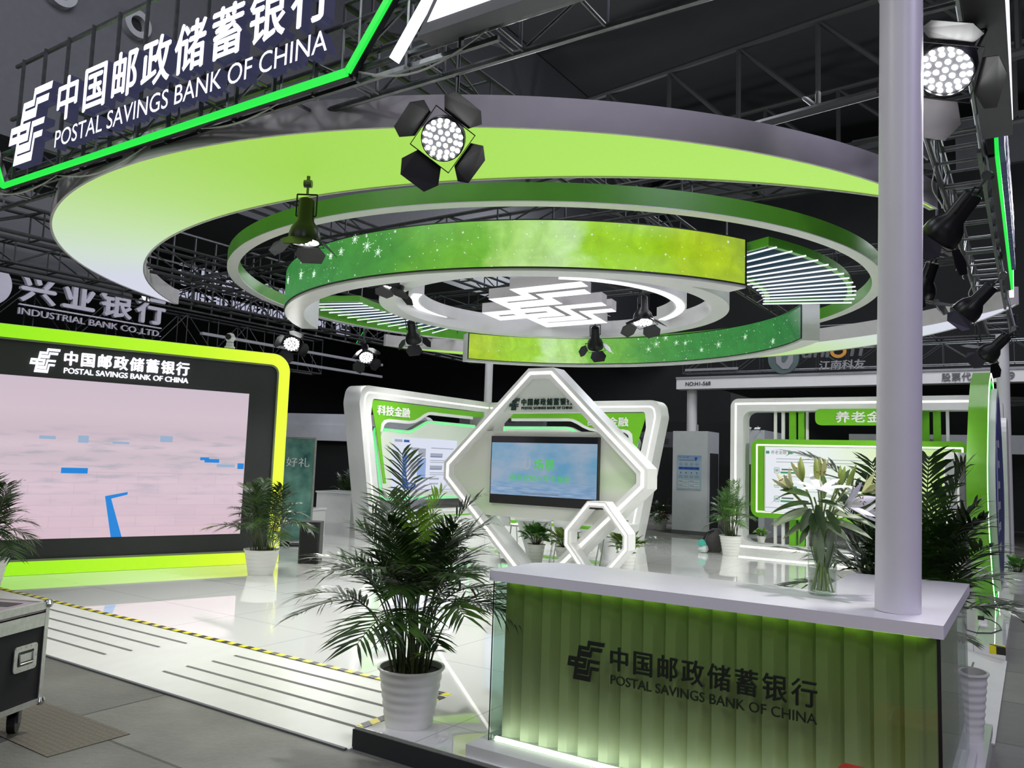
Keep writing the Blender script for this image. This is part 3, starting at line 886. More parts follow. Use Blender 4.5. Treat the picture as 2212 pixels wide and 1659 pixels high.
# ------------------------------------------------------------------ trusses
def truss(name, label, p, q, w=0.36, h=0.36, step=0.62, pair=True, cat='truss', r=0.026, mats=None):
    """box truss along p-q (lower centre line), with ladder rungs, posts and diagonals"""
    mats = mats or M['steel']
    p, q = Vector(p), Vector(q)
    t = thing(name, label, cat, tuple((p + q) / 2))
    o = tuple((p + q) / 2)
    d = (q - p).normalized(); s = Vector((-d.y, d.x, 0)).normalized() * (w / 2); up = Vector((0, 0, h))
    L = (q - p).length
    for a in (-1, 1):
        for k in (0, 1):
            b = MB(); b.tube([p + s * a + up * k, q + s * a + up * k], r, 8); b.build('chord', mats, t, o, True)
    b = MB()
    n = max(2, int(L / step))
    for i in range(n + 1):
        c = p + d * (L * i / n)
        for off in ((-0.04, 0.04) if pair and i % 2 == 0 else (0.0,)):
            e = c + d * off
            b.tube([e - s, e + s], r * 0.5, 6)
            b.tube([e - s + up, e + s + up], r * 0.5, 6)
        for a in (-1, 1):
            b.tube([c + s * a, c + s * a + up], r * 0.45, 6)
            if i < n:
                c2 = p + d * (L * (i + 1) / n)
                b.tube([c + s * a + (up if i % 2 else up * 0), c2 + s * a + (up * 0 if i % 2 else up)], r * 0.45, 6)
    b.build('bracing', mats, t, o)
    return t
TZ = 4.36
truss('truss', 'black box truss over the booth front, carrying the large white sign', (-12.3, 0.01, TZ), (0.3, 0.01, TZ))
truss('truss', 'black ladder-like box truss over the right side of the booth above the counter', (0.06, 0.3, TZ), (0.06, 13.2, TZ))
truss('truss', 'box truss along the left side of the booth behind the screen wall', (-12.1, 0.3, TZ), (-12.1, 13.2, TZ), mats=M['black'])
truss('truss', 'box truss along the far side of the booth', (-12.3, 13.4, TZ), (0.3, 13.4, TZ), mats=M['darksteel'])
for y, lab in ((4.4, 'cross truss over the near edge of the curved screens'), (8.3, 'cross truss over the far edge of the curved screens')):
    truss('truss', lab, (-11.8, y, TZ + 0.3), (-0.2, y, TZ + 0.3), 0.3, 0.3, 0.8, False, mats=M['darksteel'])
truss('truss', 'box truss running from front to back near the screen wall, carrying two bright lamps', (-10.31, 0.3, TZ), (-10.31, 13.2, TZ), 0.36, 0.36, 0.8, False, mats=M['darksteel'])
for x, lab in ((-8.13, 'truss running from front to back over the left of the rings'), (-3.83, 'truss running from front to back over the right of the rings')):
    truss('truss', lab, (x, 0.3, TZ + 0.62), (x, 13.2, TZ + 0.62), 0.3, 0.3, 0.8, False, mats=M['darksteel'])
for (x, y, lab) in ((0.1, 13.0, 'white round post at the far right of the booth'), (-11.45, 13.15, 'white round post behind the corner of the finance panels')):
    tag(MB().lathe([(0.105, 0), (0.105, TZ - PL - 0.03)], 28, (x, y, PL)).build('round_post', M['white'], None, None, True), lab, 'post')

# big roof trusses of the hall
def roof_truss(label, p, q, h, n):
    p, q = Vector(p), Vector(q); o = tuple((p + q) / 2)
    t = thing('roof_truss', label, 'truss', o)
    up = Vector((0, 0, h))
    for k, nm in ((0, 'lower_chord'), (1, 'upper_chord')):
        b = MB(); b.tube([p + up * k, q + up * k], 0.17 if k == 0 else 0.13, 8); b.build(nm, M['roofsteel'], t, o, True)
    b = MB()
    for i in range(n + 1):
        c = p.lerp(q, i / n)
        b.tube([c, c + up], 0.10, 6)
        if i < n:
            b.tube([c + up, p.lerp(q, (i + 1) / n)], 0.09, 6)
    b.build('bracing', M['roofsteel'], t, o)
    return t
M['roofsteel'] = pm('roof_steel', '#3c3d3c', 0.6)
roof_truss('grey roof truss crossing far above the right of the booth', (-20, 26, 14.2), (18, 20, 14.2), 3.2, 13)
roof_truss('second roof truss farther back under the hall roof', (-26, 34, 15.4), (20, 29, 15.4), 3.2, 14)
b = MB()
for i in range(8):
    b.box(-16 + i * 4.6, -11.9 + i * 4.6, 38.0, 38.3, 16.2, 18.6)
tag(b.build('roof_cladding', M['midgrey']), 'row of grey cladding panels behind the roof trusses', 'cladding')

# ------------------------------------------------------------------ hanging signs of the booth
M['letter_side'] = em('painted_spill_letter_return', '#6a6c9c', 0.22)  # faint emission painted in for light spilling over the letter sides
M['letter_rim'] = em('painted_spill_letter_rim', '#c4c6e0', 0.75)  # stronger painted glow, for spill along letter edges seen from behind
M['letter_back'] = pm('letter_back_plate', '#15151a', 0.6)
def bank_sign(label, loc, rz, box_left=False, outline=True):
    """lockup of 4.55 m, local x to the reader's right, front towards local -y"""
    t = thing('hanging_sign', label, 'sign', loc, rz)
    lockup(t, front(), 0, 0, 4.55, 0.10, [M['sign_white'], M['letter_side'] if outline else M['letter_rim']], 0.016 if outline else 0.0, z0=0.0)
    if not outline:
        for ch in t.children:
            ch.data.materials.append(M['letter_back'])
            for pg in ch.data.polygons:
                if pg.normal.y > 0.5: pg.material_index = 2
    g = [(-0.85, 0.92), (-0.11, -0.14), (4.72, -0.14), (5.18, 0.42), (5.62, 1.05)]
    b = MB()
    if not outline: g = g[:2]
    for p, q in zip(g[:-1], g[1:]):
        p, q = Vector(p), Vector(q); d = (q - p).normalized(); nn = Vector((-d.y, d.x)) * 0.026
        b.prism(front(), [tuple(p - nn), tuple(q - nn), tuple(q + nn), tuple(p + nn)], 0.045, 0.07)
    b.build('green_light_line', M['neon_green'], t)
    b = MB()
    for p, q in zip(g[:-1], g[1:]):
        p, q = Vector(p), Vector(q); d = (q - p).normalized(); nn = Vector((-d.y, d.x)) * 0.03
        b.prism(front(), [tuple(p - nn), tuple(q - nn), tuple(q + nn), tuple(p + nn)], 0.0, 0.0449)
    b.build('line_channel', M['black'], t)
    b = MB(); d = Vector((0.30, 0.38)).normalized(); nn = Vector((-d.y, d.x)) * 0.028
    p, q = Vector((5.13, -0.16)), Vector((5.13, -0.16)) + d * 1.5
    b.prism(front(), [tuple(p - nn), tuple(q - nn), tuple(q + nn), tuple(p + nn)], 0.02, 0.07); b.build('white_light_line', M['sign_white'], t)
    b = MB()
    for z in (-0.19, 0.62, 1.2):
        b.fbox(front(), -0.3, 5.9, z, z + 0.03, -0.06, -0.03)
    for i in range(14):
        x = -0.1 + i * 0.44
        b.fbox(front(), x, x + 0.02, -0.19, 1.23, -0.035, -0.005)
    b.build('backing_frame', M['steel'], t)
    b = MB(); fr = front()
    q1, q2 = [(5.42, -0.13), (8.3, -0.13), (8.3, 1.2), (6.2, 1.2)], [(5.50, -0.06), (8.25, -0.06), (8.25, 1.15), (6.24, 1.15)]
    if box_left:
        q1, q2 = [(-2.6, -0.13), (-0.38, -0.13), (-0.9, 1.2), (-2.6, 1.2)], [(-2.55, -0.06), (-0.47, -0.06), (-0.95, 1.15), (-2.55, 1.15)]
    b.prism(fr, q1, -0.02 if box_left else 0.02, 0.16, 0)
    bx = b.build('light_box', M['midgrey'], t)
    b = MB(); b.prism(fr, q2, 0.16, 0.165); b.build('lit_face', M['sign_white'], bx)
    return t
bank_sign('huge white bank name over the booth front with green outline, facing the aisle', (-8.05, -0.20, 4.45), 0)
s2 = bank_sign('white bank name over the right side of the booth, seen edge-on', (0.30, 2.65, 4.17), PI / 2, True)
s3 = bank_sign('white bank name over the left side of the booth, seen from behind in mirror writing', (-12.45, 9.2, 4.45), -PI / 2, False, False)
# cables hanging in the right truss
rnd = random.Random(11)
for i in range(9):
    y = 1.6 + i * 0.95
    x = -0.12
    ln = rnd.uniform(0.15, 0.42)
    pts = [(x + 0.004 * k * math.sin(k * 0.5 + i), y + 0.03 * math.cos(k * 0.4 + i), TZ + 0.01 - ln * k / 12) for k in range(13)]
    tag(MB().tube(pts, 0.006, 6).build('hanging_cable', M['cable'], None, None, True), 'short loose white cable end dangling from the right-hand truss', 'cable', 'loose cables in the right truss')
for (x0, x1, sag) in ((-8.6, -7.0, 0.12), (-7.4, -5.6, 0.16), (-3.3, -2.2, 0.14), (-5.2, -3.9, 0.1)):
    pts = [(lerp(x0, x1, k / 12), -0.2, TZ - 0.03 - sag * math.sin(PI * k / 12)) for k in range(13)]
    tag(MB().tube(pts, 0.007, 6).build('slack_cable', M['cable'], None, None, True), 'slack pale cable looping below the front truss', 'cable', 'slack cables under the front truss')

# ------------------------------------------------------------------ spot lamps with barn doors
def make_lamp():
    """head at the origin shining along -Z; neck and clamp above it"""
    t = thing('stage_lamp', 'lamp', 'stage lamp')
    b = MB(); b.lathe([(0.0, 0.001), (0.130, 0.001), (0.131, -0.022), (0.138, -0.022), (0.14, 0.0), (0.138, 0.05), (0.12, 0.11), (0.075, 0.17), (0.07, 0.36), (0.06, 0.375), (0.0, 0.376)], 28)
    b.build('housing', M['lampblack'], t, None, True)
    b = MB(); b.lathe([(0.0, -0.004), (0.1295, -0.004), (0.1295, 0.0005)], 28); b.build('lens_plate', M['midgrey'], t, None, True)
    b = MB()
    for ring_n, rad in ((1, 0.0), (6, 0.044), (12, 0.084), (16, 0.113)):
        for k in range(ring_n):
            q = 2 * PI * k / ring_n + ring_n * 0.1
            b.lathe([(0.0, -0.013), (0.010, -0.011), (0.0145, -0.004)], 10, (rad * math.cos(q), rad * math.sin(q), 0))
    b.build('lens_cluster', M['led'], t)
    b = MB(); fr = Frame((0, 0, -0.026), (1, 0, 0), (0, 1, 0)); b.ring(fr, rect(-0.15, 0.15, -0.15, 0.15), rect(-0.145, 0.145, -0.145, 0.145), -0.003, 0.003); b.build('door_frame', M['lampblack'], t)
    for k in range(4):
        q = PI / 2 * k
        c, s = math.cos(q), math.sin(q)
        def pt(a, b_, z): return (c * a - s * b_, s * a + c * b_, z)
        spread = 0.13 + 0.03 * (k % 2)
        th = 0.003
        b = MB()
        vs = [pt(0.152, -0.09, -0.018), pt(0.152, 0.09, -0.018), pt(0.152 + spread * 0.55, 0.14, -0.075), pt(0.152 + spread, 0.09, -0.13), pt(0.152 + spread, -0.09, -0.13), pt(0.152 + spread * 0.55, -0.14, -0.075)]
        vs2 = [(x, y, z + th * 2) for x, y, z in vs]
        b.add(vs + vs2, [[0, 1, 2, 3, 4, 5], [11, 10, 9, 8, 7, 6]] + [[i, (i + 1) % 6, 6 + (i + 1) % 6, 6 + i] for i in range(6)])
        b.build('barn_door', M['lampblack'], t)
    b = MB()
    b.tube([(0.09, 0, 0.22), (0.09, 0, 0.42)], 0.008, 6); b.tube([(-0.09, 0, 0.22), (-0.09, 0, 0.42)], 0.008, 6); b.tube([(-0.09, 0, 0.42), (0.09, 0, 0.42)], 0.008, 6)
    b.tube([(0.069, 0, 0.22), (0.09, 0, 0.22)], 0.008, 6); b.tube([(-0.069, 0, 0.22), (-0.09, 0, 0.22)], 0.008, 6)
    b.build('yoke', M['lampblack'], t)
    b = MB(); b.tube([(0, 0, 0.42), (0, 0, 0.50)], 0.012, 8); b.tube([(-0.035, 0, 0.52), (0.035, 0, 0.52)], 0.035, 10); b.build('clamp', M['steel'], t)
    return t
M['lampblack'] = pm('lamp_black_metal', '#17171a', 0.35, 0.3, var=0.1)
LAMP = make_lamp()
def place_lamp(i, label, loc, aim, spin, watts, spot=70, s=1.0):
    o = LAMP if i == 0 else copy_tree(LAMP)
    o.location = loc
    q = (Vector(aim) - Vector(loc)).to_track_quat('-Z', 'Y') @ Matrix.Rotation(R(spin), 4, 'Z').to_quaternion()
    o.rotation_mode = 'QUATERNION'
    o.rotation_quaternion = q
    o.scale = (s, s, s)
    o['label'] = label
    o['group'] = 'stage lamps with barn doors hung from the trusses'
    return o, watts, spot
LAMPS = [
    ('big stage lamp with open barn doors glaring in front of the lime crescent', (-2.54, -0.17, 3.71), (-0.9, -3.2, 1.3), 38, 90, 80),
    ('stage lamp hanging over the left part of the green ring, aimed down', (-4.88, 0.82, 3.61), (-4.85, 0.75, 0.1), 10, 430, 110),
    ('bright stage lamp right above the corner of the lime screen wall', (-10.13, 5.31, 3.60), (-7.0, 2.5, 0.6), 20, 180, 80),
    ('bright stage lamp hanging before the dark gap above the left finance panel', (-10.15, 7.17, 3.61), (-7.6, 5.2, 0.6), 30, 200, 80),
    ('stage lamp hanging before the far crescent, left of the far starry screen', (-8.43, 6.53, 3.75), (-9.5, 8.8, 0.8), 12, 260, 95),
    ('stage lamp hanging inside the right light arc beside the emblem', (-3.91, 6.02, 3.68), (-3.4, 5.2, 0.1), 50, 200, 95),
    ('stage lamp hanging before the middle of the far starry screen', (-5.85, 8.37, 3.77), (-6.9, 10.6, 0.9), 15, 200, 95),
    ('stage lamp tucked under the near starry screen left of the emblem', (-6.5, 3.81, 3.94), (-7.4, 3.3, 0.3), 40, 240, 90),
    ('glaring stage lamp beside the top of the front post', (0.20, 0.42, 3.74), (-0.35, -1.2, 1.7), 30, 190, 120),
    ('dark stage lamp right of the front post, turned away into the booth', (-0.03, 2.7, 3.5), (-3.0, 4.2, 0.2), 20, 300, 80),
    ('stage lamp on the right truss before the horn of the far crescent', (-0.05, 5.7, 3.45), (-3.0, 6.6, 0.5), 25, 260, 80),
    ('farthest stage lamp on the right truss, above the finance panels', (0.02, 8.77, 3.4), (-2.6, 10.6, 1.0), 15, 400, 80),
    ('stage lamp half hidden behind the front post, low over the right side', (-0.49, 5.97, 3.74), (-1.6, 7.0, 1.0), 35, 160, 80),
]
lamp_objects = [place_lamp(i, *row) for i, row in enumerate(LAMPS)]
for i, (lab, loc, aim, spin, watts, spot) in enumerate(LAMPS):
    o, w_, s_ = lamp_objects[i]
    lo = light('lamp_beam', 'SPOT', (0, 0, -0.03), w_ * 1.12, (1.0, 0.99, 0.97), 0.10, None, R(s_), 0.6, o)
    # carry it up to the truss above with a drop rod
    top = Vector(loc) + (Vector(loc) - Vector(aim)).normalized() * 0.53
    if top.z < TZ + 0.28:
        ax, az_ = {2: (-10.49, TZ + 0.03), 3: (-10.49, TZ + 0.03), 4: (-8.28, TZ + 0.65), 5: (-3.98, TZ + 0.65), 8: (0.24, TZ + 0.03), 9: (0.24, TZ + 0.03), 10: (0.24, TZ + 0.03), 11: (0.24, TZ + 0.03)}.get(i, (top.x, TZ + 0.30))
        b = MB(); b.tube([tuple(top - Vector((0, 0, 0.02))), (ax, top.y, az_)], 0.016, 8)
        rod = b.build('drop_rod', M['steel'], None)
        mw = Matrix.Translation(loc) @ o.rotation_quaternion.to_matrix().to_4x4()
        rod.parent = o
        rod.matrix_parent_inverse = mw.inverted()

# ------------------------------------------------------------------ big screen wall at the left
def pixel_scene_mat():
    """pinkish pixel landscape: pale sky, blurred skyline and a plain of faint tiles"""
    m, nt, b, out = new_mat('pink_city_picture')
    N = nt.nodes.new; L = nt.links.new
    tc = N('ShaderNodeTexCoord'); sx = N('ShaderNodeSeparateXYZ'); L(tc.outputs['Object'], sx.inputs[0])
    mr = N('ShaderNodeMapRange'); mr.inputs['From Min'].default_value = 0.43; mr.inputs['From Max'].default_value = 2.43; L(sx.outputs['Z'], mr.inputs['Value'])
    rp = N('ShaderNodeValToRGB'); e = rp.color_ramp.elements
    e[0].position = 0; e[0].color = lin('#d8bcc8'); e[1].position = 1; e[1].color = lin('#cbbac8')
    for p, c in ((0.35, '#d9c3cf'), (0.52, '#c9b8c2'), (0.58, '#d3c0cb'), (0.66, '#c9b6c2'), (0.8, '#d0bec9')):
        k = e.new(p); k.color = lin(c)
    L(mr.outputs[0], rp.inputs[0])
    mp = N('ShaderNodeMapping'); mp.inputs['Scale'].default_value = (1.3, 1, 9.0); L(tc.outputs['Object'], mp.inputs[0])
    n1 = N('ShaderNodeTexNoise'); n1.inputs['Scale'].default_value = 1.6; n1.inputs['Detail'].default_value = 5; L(mp.outputs[0], n1.inputs['Vector'])
    # the noise shows mostly around the skyline band
    bd = N('ShaderNodeValToRGB'); q = bd.color_ramp.elements
    q[0].position = 0.15; q[0].color = (0.12, 0.12, 0.12, 1); q[1].position = 0.72; q[1].color = (0.0, 0.0, 0.0, 1)
    k = q.new(0.4); k.color = (0.5, 0.5, 0.5, 1); k = q.new(0.62); k.color = (0.7, 0.7, 0.7, 1)
    L(mr.outputs[0], bd.inputs[0])
    th = N('ShaderNodeMapRange'); th.inputs['From Min'].default_value = 0.5; th.inputs['From Max'].default_value = 0.68; L(n1.outputs['Fac'], th.inputs['Value'])
    ml = N('ShaderNodeMath'); ml.operation = 'MULTIPLY'; L(bd.outputs[0], ml.inputs[0]); L(th.outputs[0], ml.inputs[1])
    mx = N('ShaderNodeMix'); mx.data_type = 'RGBA'; L(ml.outputs[0], mx.inputs['Factor']); L(rp.outputs[0], mx.inputs['A']); mx.inputs['B'].default_value = lin('#9aa0ae')
    br = N('ShaderNodeTexBrick'); br.inputs['Scale'].default_value = 1.0; br.inputs['Brick Width'].default_value = 0.5; br.inputs['Row Height'].default_value = 0.14; br.inputs['Mortar Size'].default_value = 0.006
    br.inputs['Color1'].default_value = (1, 1, 1, 1); br.inputs['Color2'].default_value = (0.95, 0.95, 0.96, 1); br.inputs['Mortar'].default_value = (0.9, 0.9, 0.93, 1)
    cb = N('ShaderNodeCombineXYZ'); L(sx.outputs['X'], cb.inputs[0]); L(sx.outputs['Z'], cb.inputs[1]); L(cb.outputs[0], br.inputs['Vector'])
    lo = N('ShaderNodeMath'); lo.operation = 'LESS_THAN'; lo.inputs[1].default_value = 0.42; L(mr.outputs[0], lo.inputs[0])
    m2 = N('ShaderNodeMix'); m2.data_type = 'RGBA'; m2.blend_type = 'MULTIPLY'; L(lo.outputs[0], m2.inputs['Factor']); L(mx.outputs['Result'], m2.inputs['A']); L(br.outputs['Color'], m2.inputs['B'])
    L(m2.outputs['Result'], b.inputs['Emission Color']); b.inputs['Emission Strength'].default_value = 1.0
    b.inputs['Base Color'].default_value = (0.02, 0.02, 0.02, 1); b.inputs['Roughness'].default_value = 0.5
    return m
def lime_mat():
    """lit lime acrylic that runs from green-lime at the left to yellow at the right"""
    m, nt, b, out = new_mat('lit_lime_acrylic')
    tc = nt.nodes.new('ShaderNodeTexCoord'); sx = nt.nodes.new('ShaderNodeSeparateXYZ'); nt.links.new(tc.outputs['Object'], sx.inputs[0])
    mr = nt.nodes.new('ShaderNodeMapRange'); mr.inputs['From Min'].default_value = -3.6; mr.inputs['From Max'].default_value = 0.1; nt.links.new(sx.outputs['X'], mr.inputs['Value'])
    rp = nt.nodes.new('ShaderNodeValToRGB'); e = rp.color_ramp.elements
    e[0].color = lin('#8fe804'); e[1].color = lin('#ecfb34'); k = e.new(0.6); k.color = lin('#b8f40e')
    nt.links.new(mr.outputs[0], rp.inputs[0]); nt.links.new(rp.outputs[0], b.inputs['Emission Color']); b.inputs['Emission Strength'].default_value = 1.0
    b.inputs['Base Color'].default_value = (0.05, 0.06, 0.02, 1)
    return m
M['lime'] = lime_mat()
M['screen_blue'] = em('blue_picture_block', '#1c86dc', 0.95, False)
M['screen_blue2'] = em('pale_blue_picture_block', '#a4bcda', 0.85, False)
sw = thing('screen_wall', 'wide black screen wall in a lime glowing rounded frame, showing a pink city picture', 'screen', (-8.78, 3.87, PL), R(70.5))
fr = front()
o0 = rect(-5.6, 0.22, 0.0, 3.04)
b = MB(); b.ring(fr, fillet(o0, [0.02, 0.02, 0.26, 0.26], 8), fillet(inset(o0, 0.17), [0.06, 0.06, 0.13, 0.13], 8), -0.33, 0.0); b.build('frame_box', M['pale'], sw)
b = MB(); b.ring(fr, fillet(inset(o0, 0.006), [0.02, 0.02, 0.255, 0.255], 8), fillet(inset(o0, 0.165), [0.06, 0.06, 0.13, 0.13], 8), 0.0, 0.012); b.build('lime_band', M['lime'], sw)
b = MB(); b.ring(fr, fillet(inset(o0, 0.166), [0.06, 0.06, 0.13, 0.13], 8), fillet(inset(o0, 0.19), [0.05, 0.05, 0.11, 0.11], 8), -0.02, 0.006); b.build('inner_lip', pm('grey_green_lip', '#7a8468', 0.4), sw)
b = MB(); b.prism(fr, fillet(inset(o0, 0.171), [0.06, 0.06, 0.13, 0.13], 8), -0.10, -0.025); b.build('black_panel', pm('black_screen_surround', '#2a2d2c', 0.6), sw)
SL, SR, SB, ST = -5.25, -0.36, 0.43, 2.42
b = MB(); b.fbox(fr, SL, SR, SB, ST, -0.026, -0.018); scn = b.build('screen_picture', pixel_scene_mat(), sw)
b = MB()
# picture blocks, in screen-wall coordinates (blue bars and the bent blue stripe)
for (u0, u1, v0, v1, mi) in ((-2.66, -2.36, 1.24, 1.31, 0), (-2.93, -2.75, 1.66, 1.70, 1), (-2.10, -1.9, 1.63, 1.66, 1), (-1.52, -1.36, 1.68, 1.76, 1), (-0.98, -0.86, 1.45, 1.49, 0), (-0.92, -0.72, 1.42, 1.47, 0), (-0.46, -0.37, 1.34, 1.42, 0), (-2.5, -2.38, 1.63, 1.72, 1), (-0.75, -0.5, 1.36, 1.40, 1)):
    b.fbox(fr, u0, u1, v0, v1, -0.018, -0.0165, mi)
b.prism(fr, [(-2.03, SB), (-1.90, SB), (-2.07, 0.95), (-2.135, 0.95)], -0.018, -0.0165, 0)
b.prism(fr, [(-2.135, 0.955), (-2.09, 0.915), (-1.87, 0.975), (-1.87, 1.01)], -0.018, -0.0165, 0)
b.build('picture_blocks', [M['screen_blue'], M['screen_blue2']], scn)
lockup(sw, fr, -3.12, 2.48, 1.90, 0.03, [M['sign_white'], M['sign_white']], 0.02, z0=-0.024, eng_bold=0.01)

# webcam standing on the frame and speaker, totem beside the wall
t = thing('webcam', 'small white camera standing on the lime frame of the screen wall', 'camera', (-9.05, 3.25, 3.18), R(30))
b = MB(); b.lathe([(0.07, 0.0), (0.075, 0.02), (0.055, 0.03), (0.05, 0.08), (0.0, 0.085)], 20); b.build('base', M['white'], t, None, True)
b = MB(); b.lathe([(0.0, -0.075), (0.045, -0.06), (0.075, 0.0), (0.045, 0.06), (0.0, 0.075)], 20, (0, 0, 0.15)); b.build('head', M['white'], t, None, True)
b = MB(); b.tube([(0, -0.06, 0.155), (0, -0.082, 0.155)], 0.04, 16); b.build('lens', M['black'], t)

t = thing('loudspeaker', 'black column loudspeaker standing behind the potted palm by the screen wall', 'loudspeaker', (-8.42, 4.42, PL), R(35))
b = MB(); b.prism(XY, fillet(rect(-0.15, 0.15, -0.16, 0.16), 0.04, 4), 0.0, 0.60); b.build('cabinet', M['black'], t)
b = MB(); b.fbox(front(0, -0.16, 0), -0.12, 0.12, 0.04, 0.56, 0.0, 0.012); b.build('grille', M['blackmatte'], t)
b = MB(); b.fbox(front(0, -0.172, 0), -0.02, 0.02, 0.45, 0.50, 0.0, 0.003); b.build('badge', M['grey'], t)

t = thing('totem_screen', 'slim white framed teal poster stand beyond the right end of the screen wall', 'poster stand', (-10.42, 5.72, PL), R(35))
b = MB(); b.ring(front(), fillet(rect(-0.42, 0.42, 0.06, 1.88), 0.02, 3), fillet(rect(-0.395, 0.395, 0.085, 1.855), 0.012, 3), -0.03, 0.02); b.build('frame', M['alu'], t)
def teal_mat():
    m, nt, b, out = new_mat('teal_poster')
    tc = nt.nodes.new('ShaderNodeTexCoord'); nz = nt.nodes.new('ShaderNodeTexNoise'); nz.inputs['Scale'].default_value = 3; nz.inputs['Detail'].default_value = 6
    nt.links.new(tc.outputs['Object'], nz.inputs['Vector'])
    rp = nt.nodes.new('ShaderNodeValToRGB'); e = rp.color_ramp.elements
    e[0].position = 0.3; e[0].color = lin('#2c5a58'); e[1].position = 0.7; e[1].color = lin('#7fae9c')
    nt.links.new(nz.outputs['Fac'], rp.inputs[0]); nt.links.new(rp.outputs[0], b.inputs['Base Color']); b.inputs['Roughness'].default_value = 0.15
    return m
b = MB(); b.fbox(front(), -0.395, 0.395, 0.085, 1.855, -0.02, 0.0); p = b.build('poster', teal_mat(), t)
b = MB(); add_text(b, front(), '贈好礼', -0.3, 1.36, 0.62, 0.16, 0.002, 0.0, 1.05, (0, 0), 0.001); b.build('poster_lettering', M['white'], p)
b = MB(); b.prism(XY, fillet(rect(-0.30, 0.30, -0.2, 0.2), 0.05, 4), 0.0, 0.02); b.fbox(front(), -0.05, 0.05, 0.02, 0.06, -0.02, 0.01); b.build('foot', M['black'], t)

# ------------------------------------------------------------------ diamond display with television
M['line_warm'] = em('warm_white_light_line', '#fffef0', 1.8)
M['darkgreen_txt'] = pm('dark_green_plate_lettering', '#1d3a34', 0.4)
def swirl_mat():
    m, nt, b, out = new_mat('pale_panel_with_green_waves')
    tc = nt.nodes.new('ShaderNodeTexCoord'); mp = nt.nodes.new('ShaderNodeMapping'); mp.inputs['Scale'].default_value = (0.5, 1, 1.6); mp.inputs['Rotation'].default_value = (0, 0.35, 0)
    nt.links.new(tc.outputs['Object'], mp.inputs[0])
    nz = nt.nodes.new('ShaderNodeTexNoise'); nz.inputs['Scale'].default_value = 0.9; nz.inputs['Detail'].default_value = 1.0; nt.links.new(mp.outputs[0], nz.inputs['Vector'])
    rp = nt.nodes.new('ShaderNodeValToRGB'); e = rp.color_ramp.elements
    e[0].position = 0.35; e[0].color = lin('#c3d6b4'); e[1].position = 0.62; e[1].color = lin('#dfe0d8')
    k = e.new(0.42); k.color = lin('#d3dfc4'); k = e.new(0.5); k.color = lin('#dcdfd4')
    nt.links.new(nz.outputs['Fac'], rp.inputs[0]); nt.links.new(rp.outputs[0], b.inputs['Base Color']); b.inputs['Roughness'].default_value = 0.35
    return m
M['swirl'] = swirl_mat()
DX, DY = -5.76, 6.40
dd = thing('diamond_display', 'large white diamond-shaped display stand with light line, bank name and television', 'display stand', (DX, DY, PL))
fr = front()
zc = 1.53 - PL
D8 = [(-0.22, zc - 1.62), (0.22, zc - 1.62), (1.79, zc - 0.14), (1.79, zc + 0.14), (0.22, zc + 1.62), (-0.22, zc + 1.62), (-1.79, zc + 0.14), (-1.79, zc - 0.14)]
def cut_floor_ring(b, outer, inner, w0, w1, zmin):
    """band of a polygon frame that stands on the floor: its lowest side is cut off level"""
    n = len(outer)
    path_o, path_i = [], []
    for i in range(1, n):        # skip the bottom edge 0-1: go from corner 1 round to corner 0
        path_o.append(outer[i]); path_i.append(inner[i])
    path_o.append(outer[0]); path_i.append(inner[0])
    def cutpt(p, q):
        t = (zmin - p[1]) / (q[1] - p[1])
        return (p[0] + (q[0] - p[0]) * t, zmin)
    path_o[0] = cutpt(path_o[1], path_o[0]); path_i[0] = cutpt(path_i[1], path_i[0])
    path_o[-1] = cutpt(path_o[-2], path_o[-1]); path_i[-1] = cutpt(path_i[-2], path_i[-1])
    b.ring(fr, path_o, path_i, w0, w1, closed=False)
b = MB(); cut_floor_ring(b, D8, inset(D8, 0.17), -0.34, 0.0, 0.0); b.build('diamond_frame', M['white'], dd)
b = MB(); cut_floor_ring(b, inset(D8, 0.055), inset(D8, 0.100), 0.0, 0.008, 0.002); b.build('light_line', M['line_warm'], dd)
D6 = inset(D8, 0.165)
body = clip(clip(D6, 1, 2.18 - PL, True), 1, 0.86 - PL, False)
b = MB(); b.prism(fr, body, -0.22, -0.05); b.build('main_panel', M['swirl'], dd)
b = MB(); b.prism(fr, clip(D6, 1, 2.47 - PL, False), -0.30, -0.03); b.build('header_panel', M['pale'], dd)
lockup(dd, fr, -0.57, 2.46 - PL + 0.045, 1.13, 0.015, [M['darkgreen_txt'], M['darkgreen_txt']], 0.012, z0=-0.03)
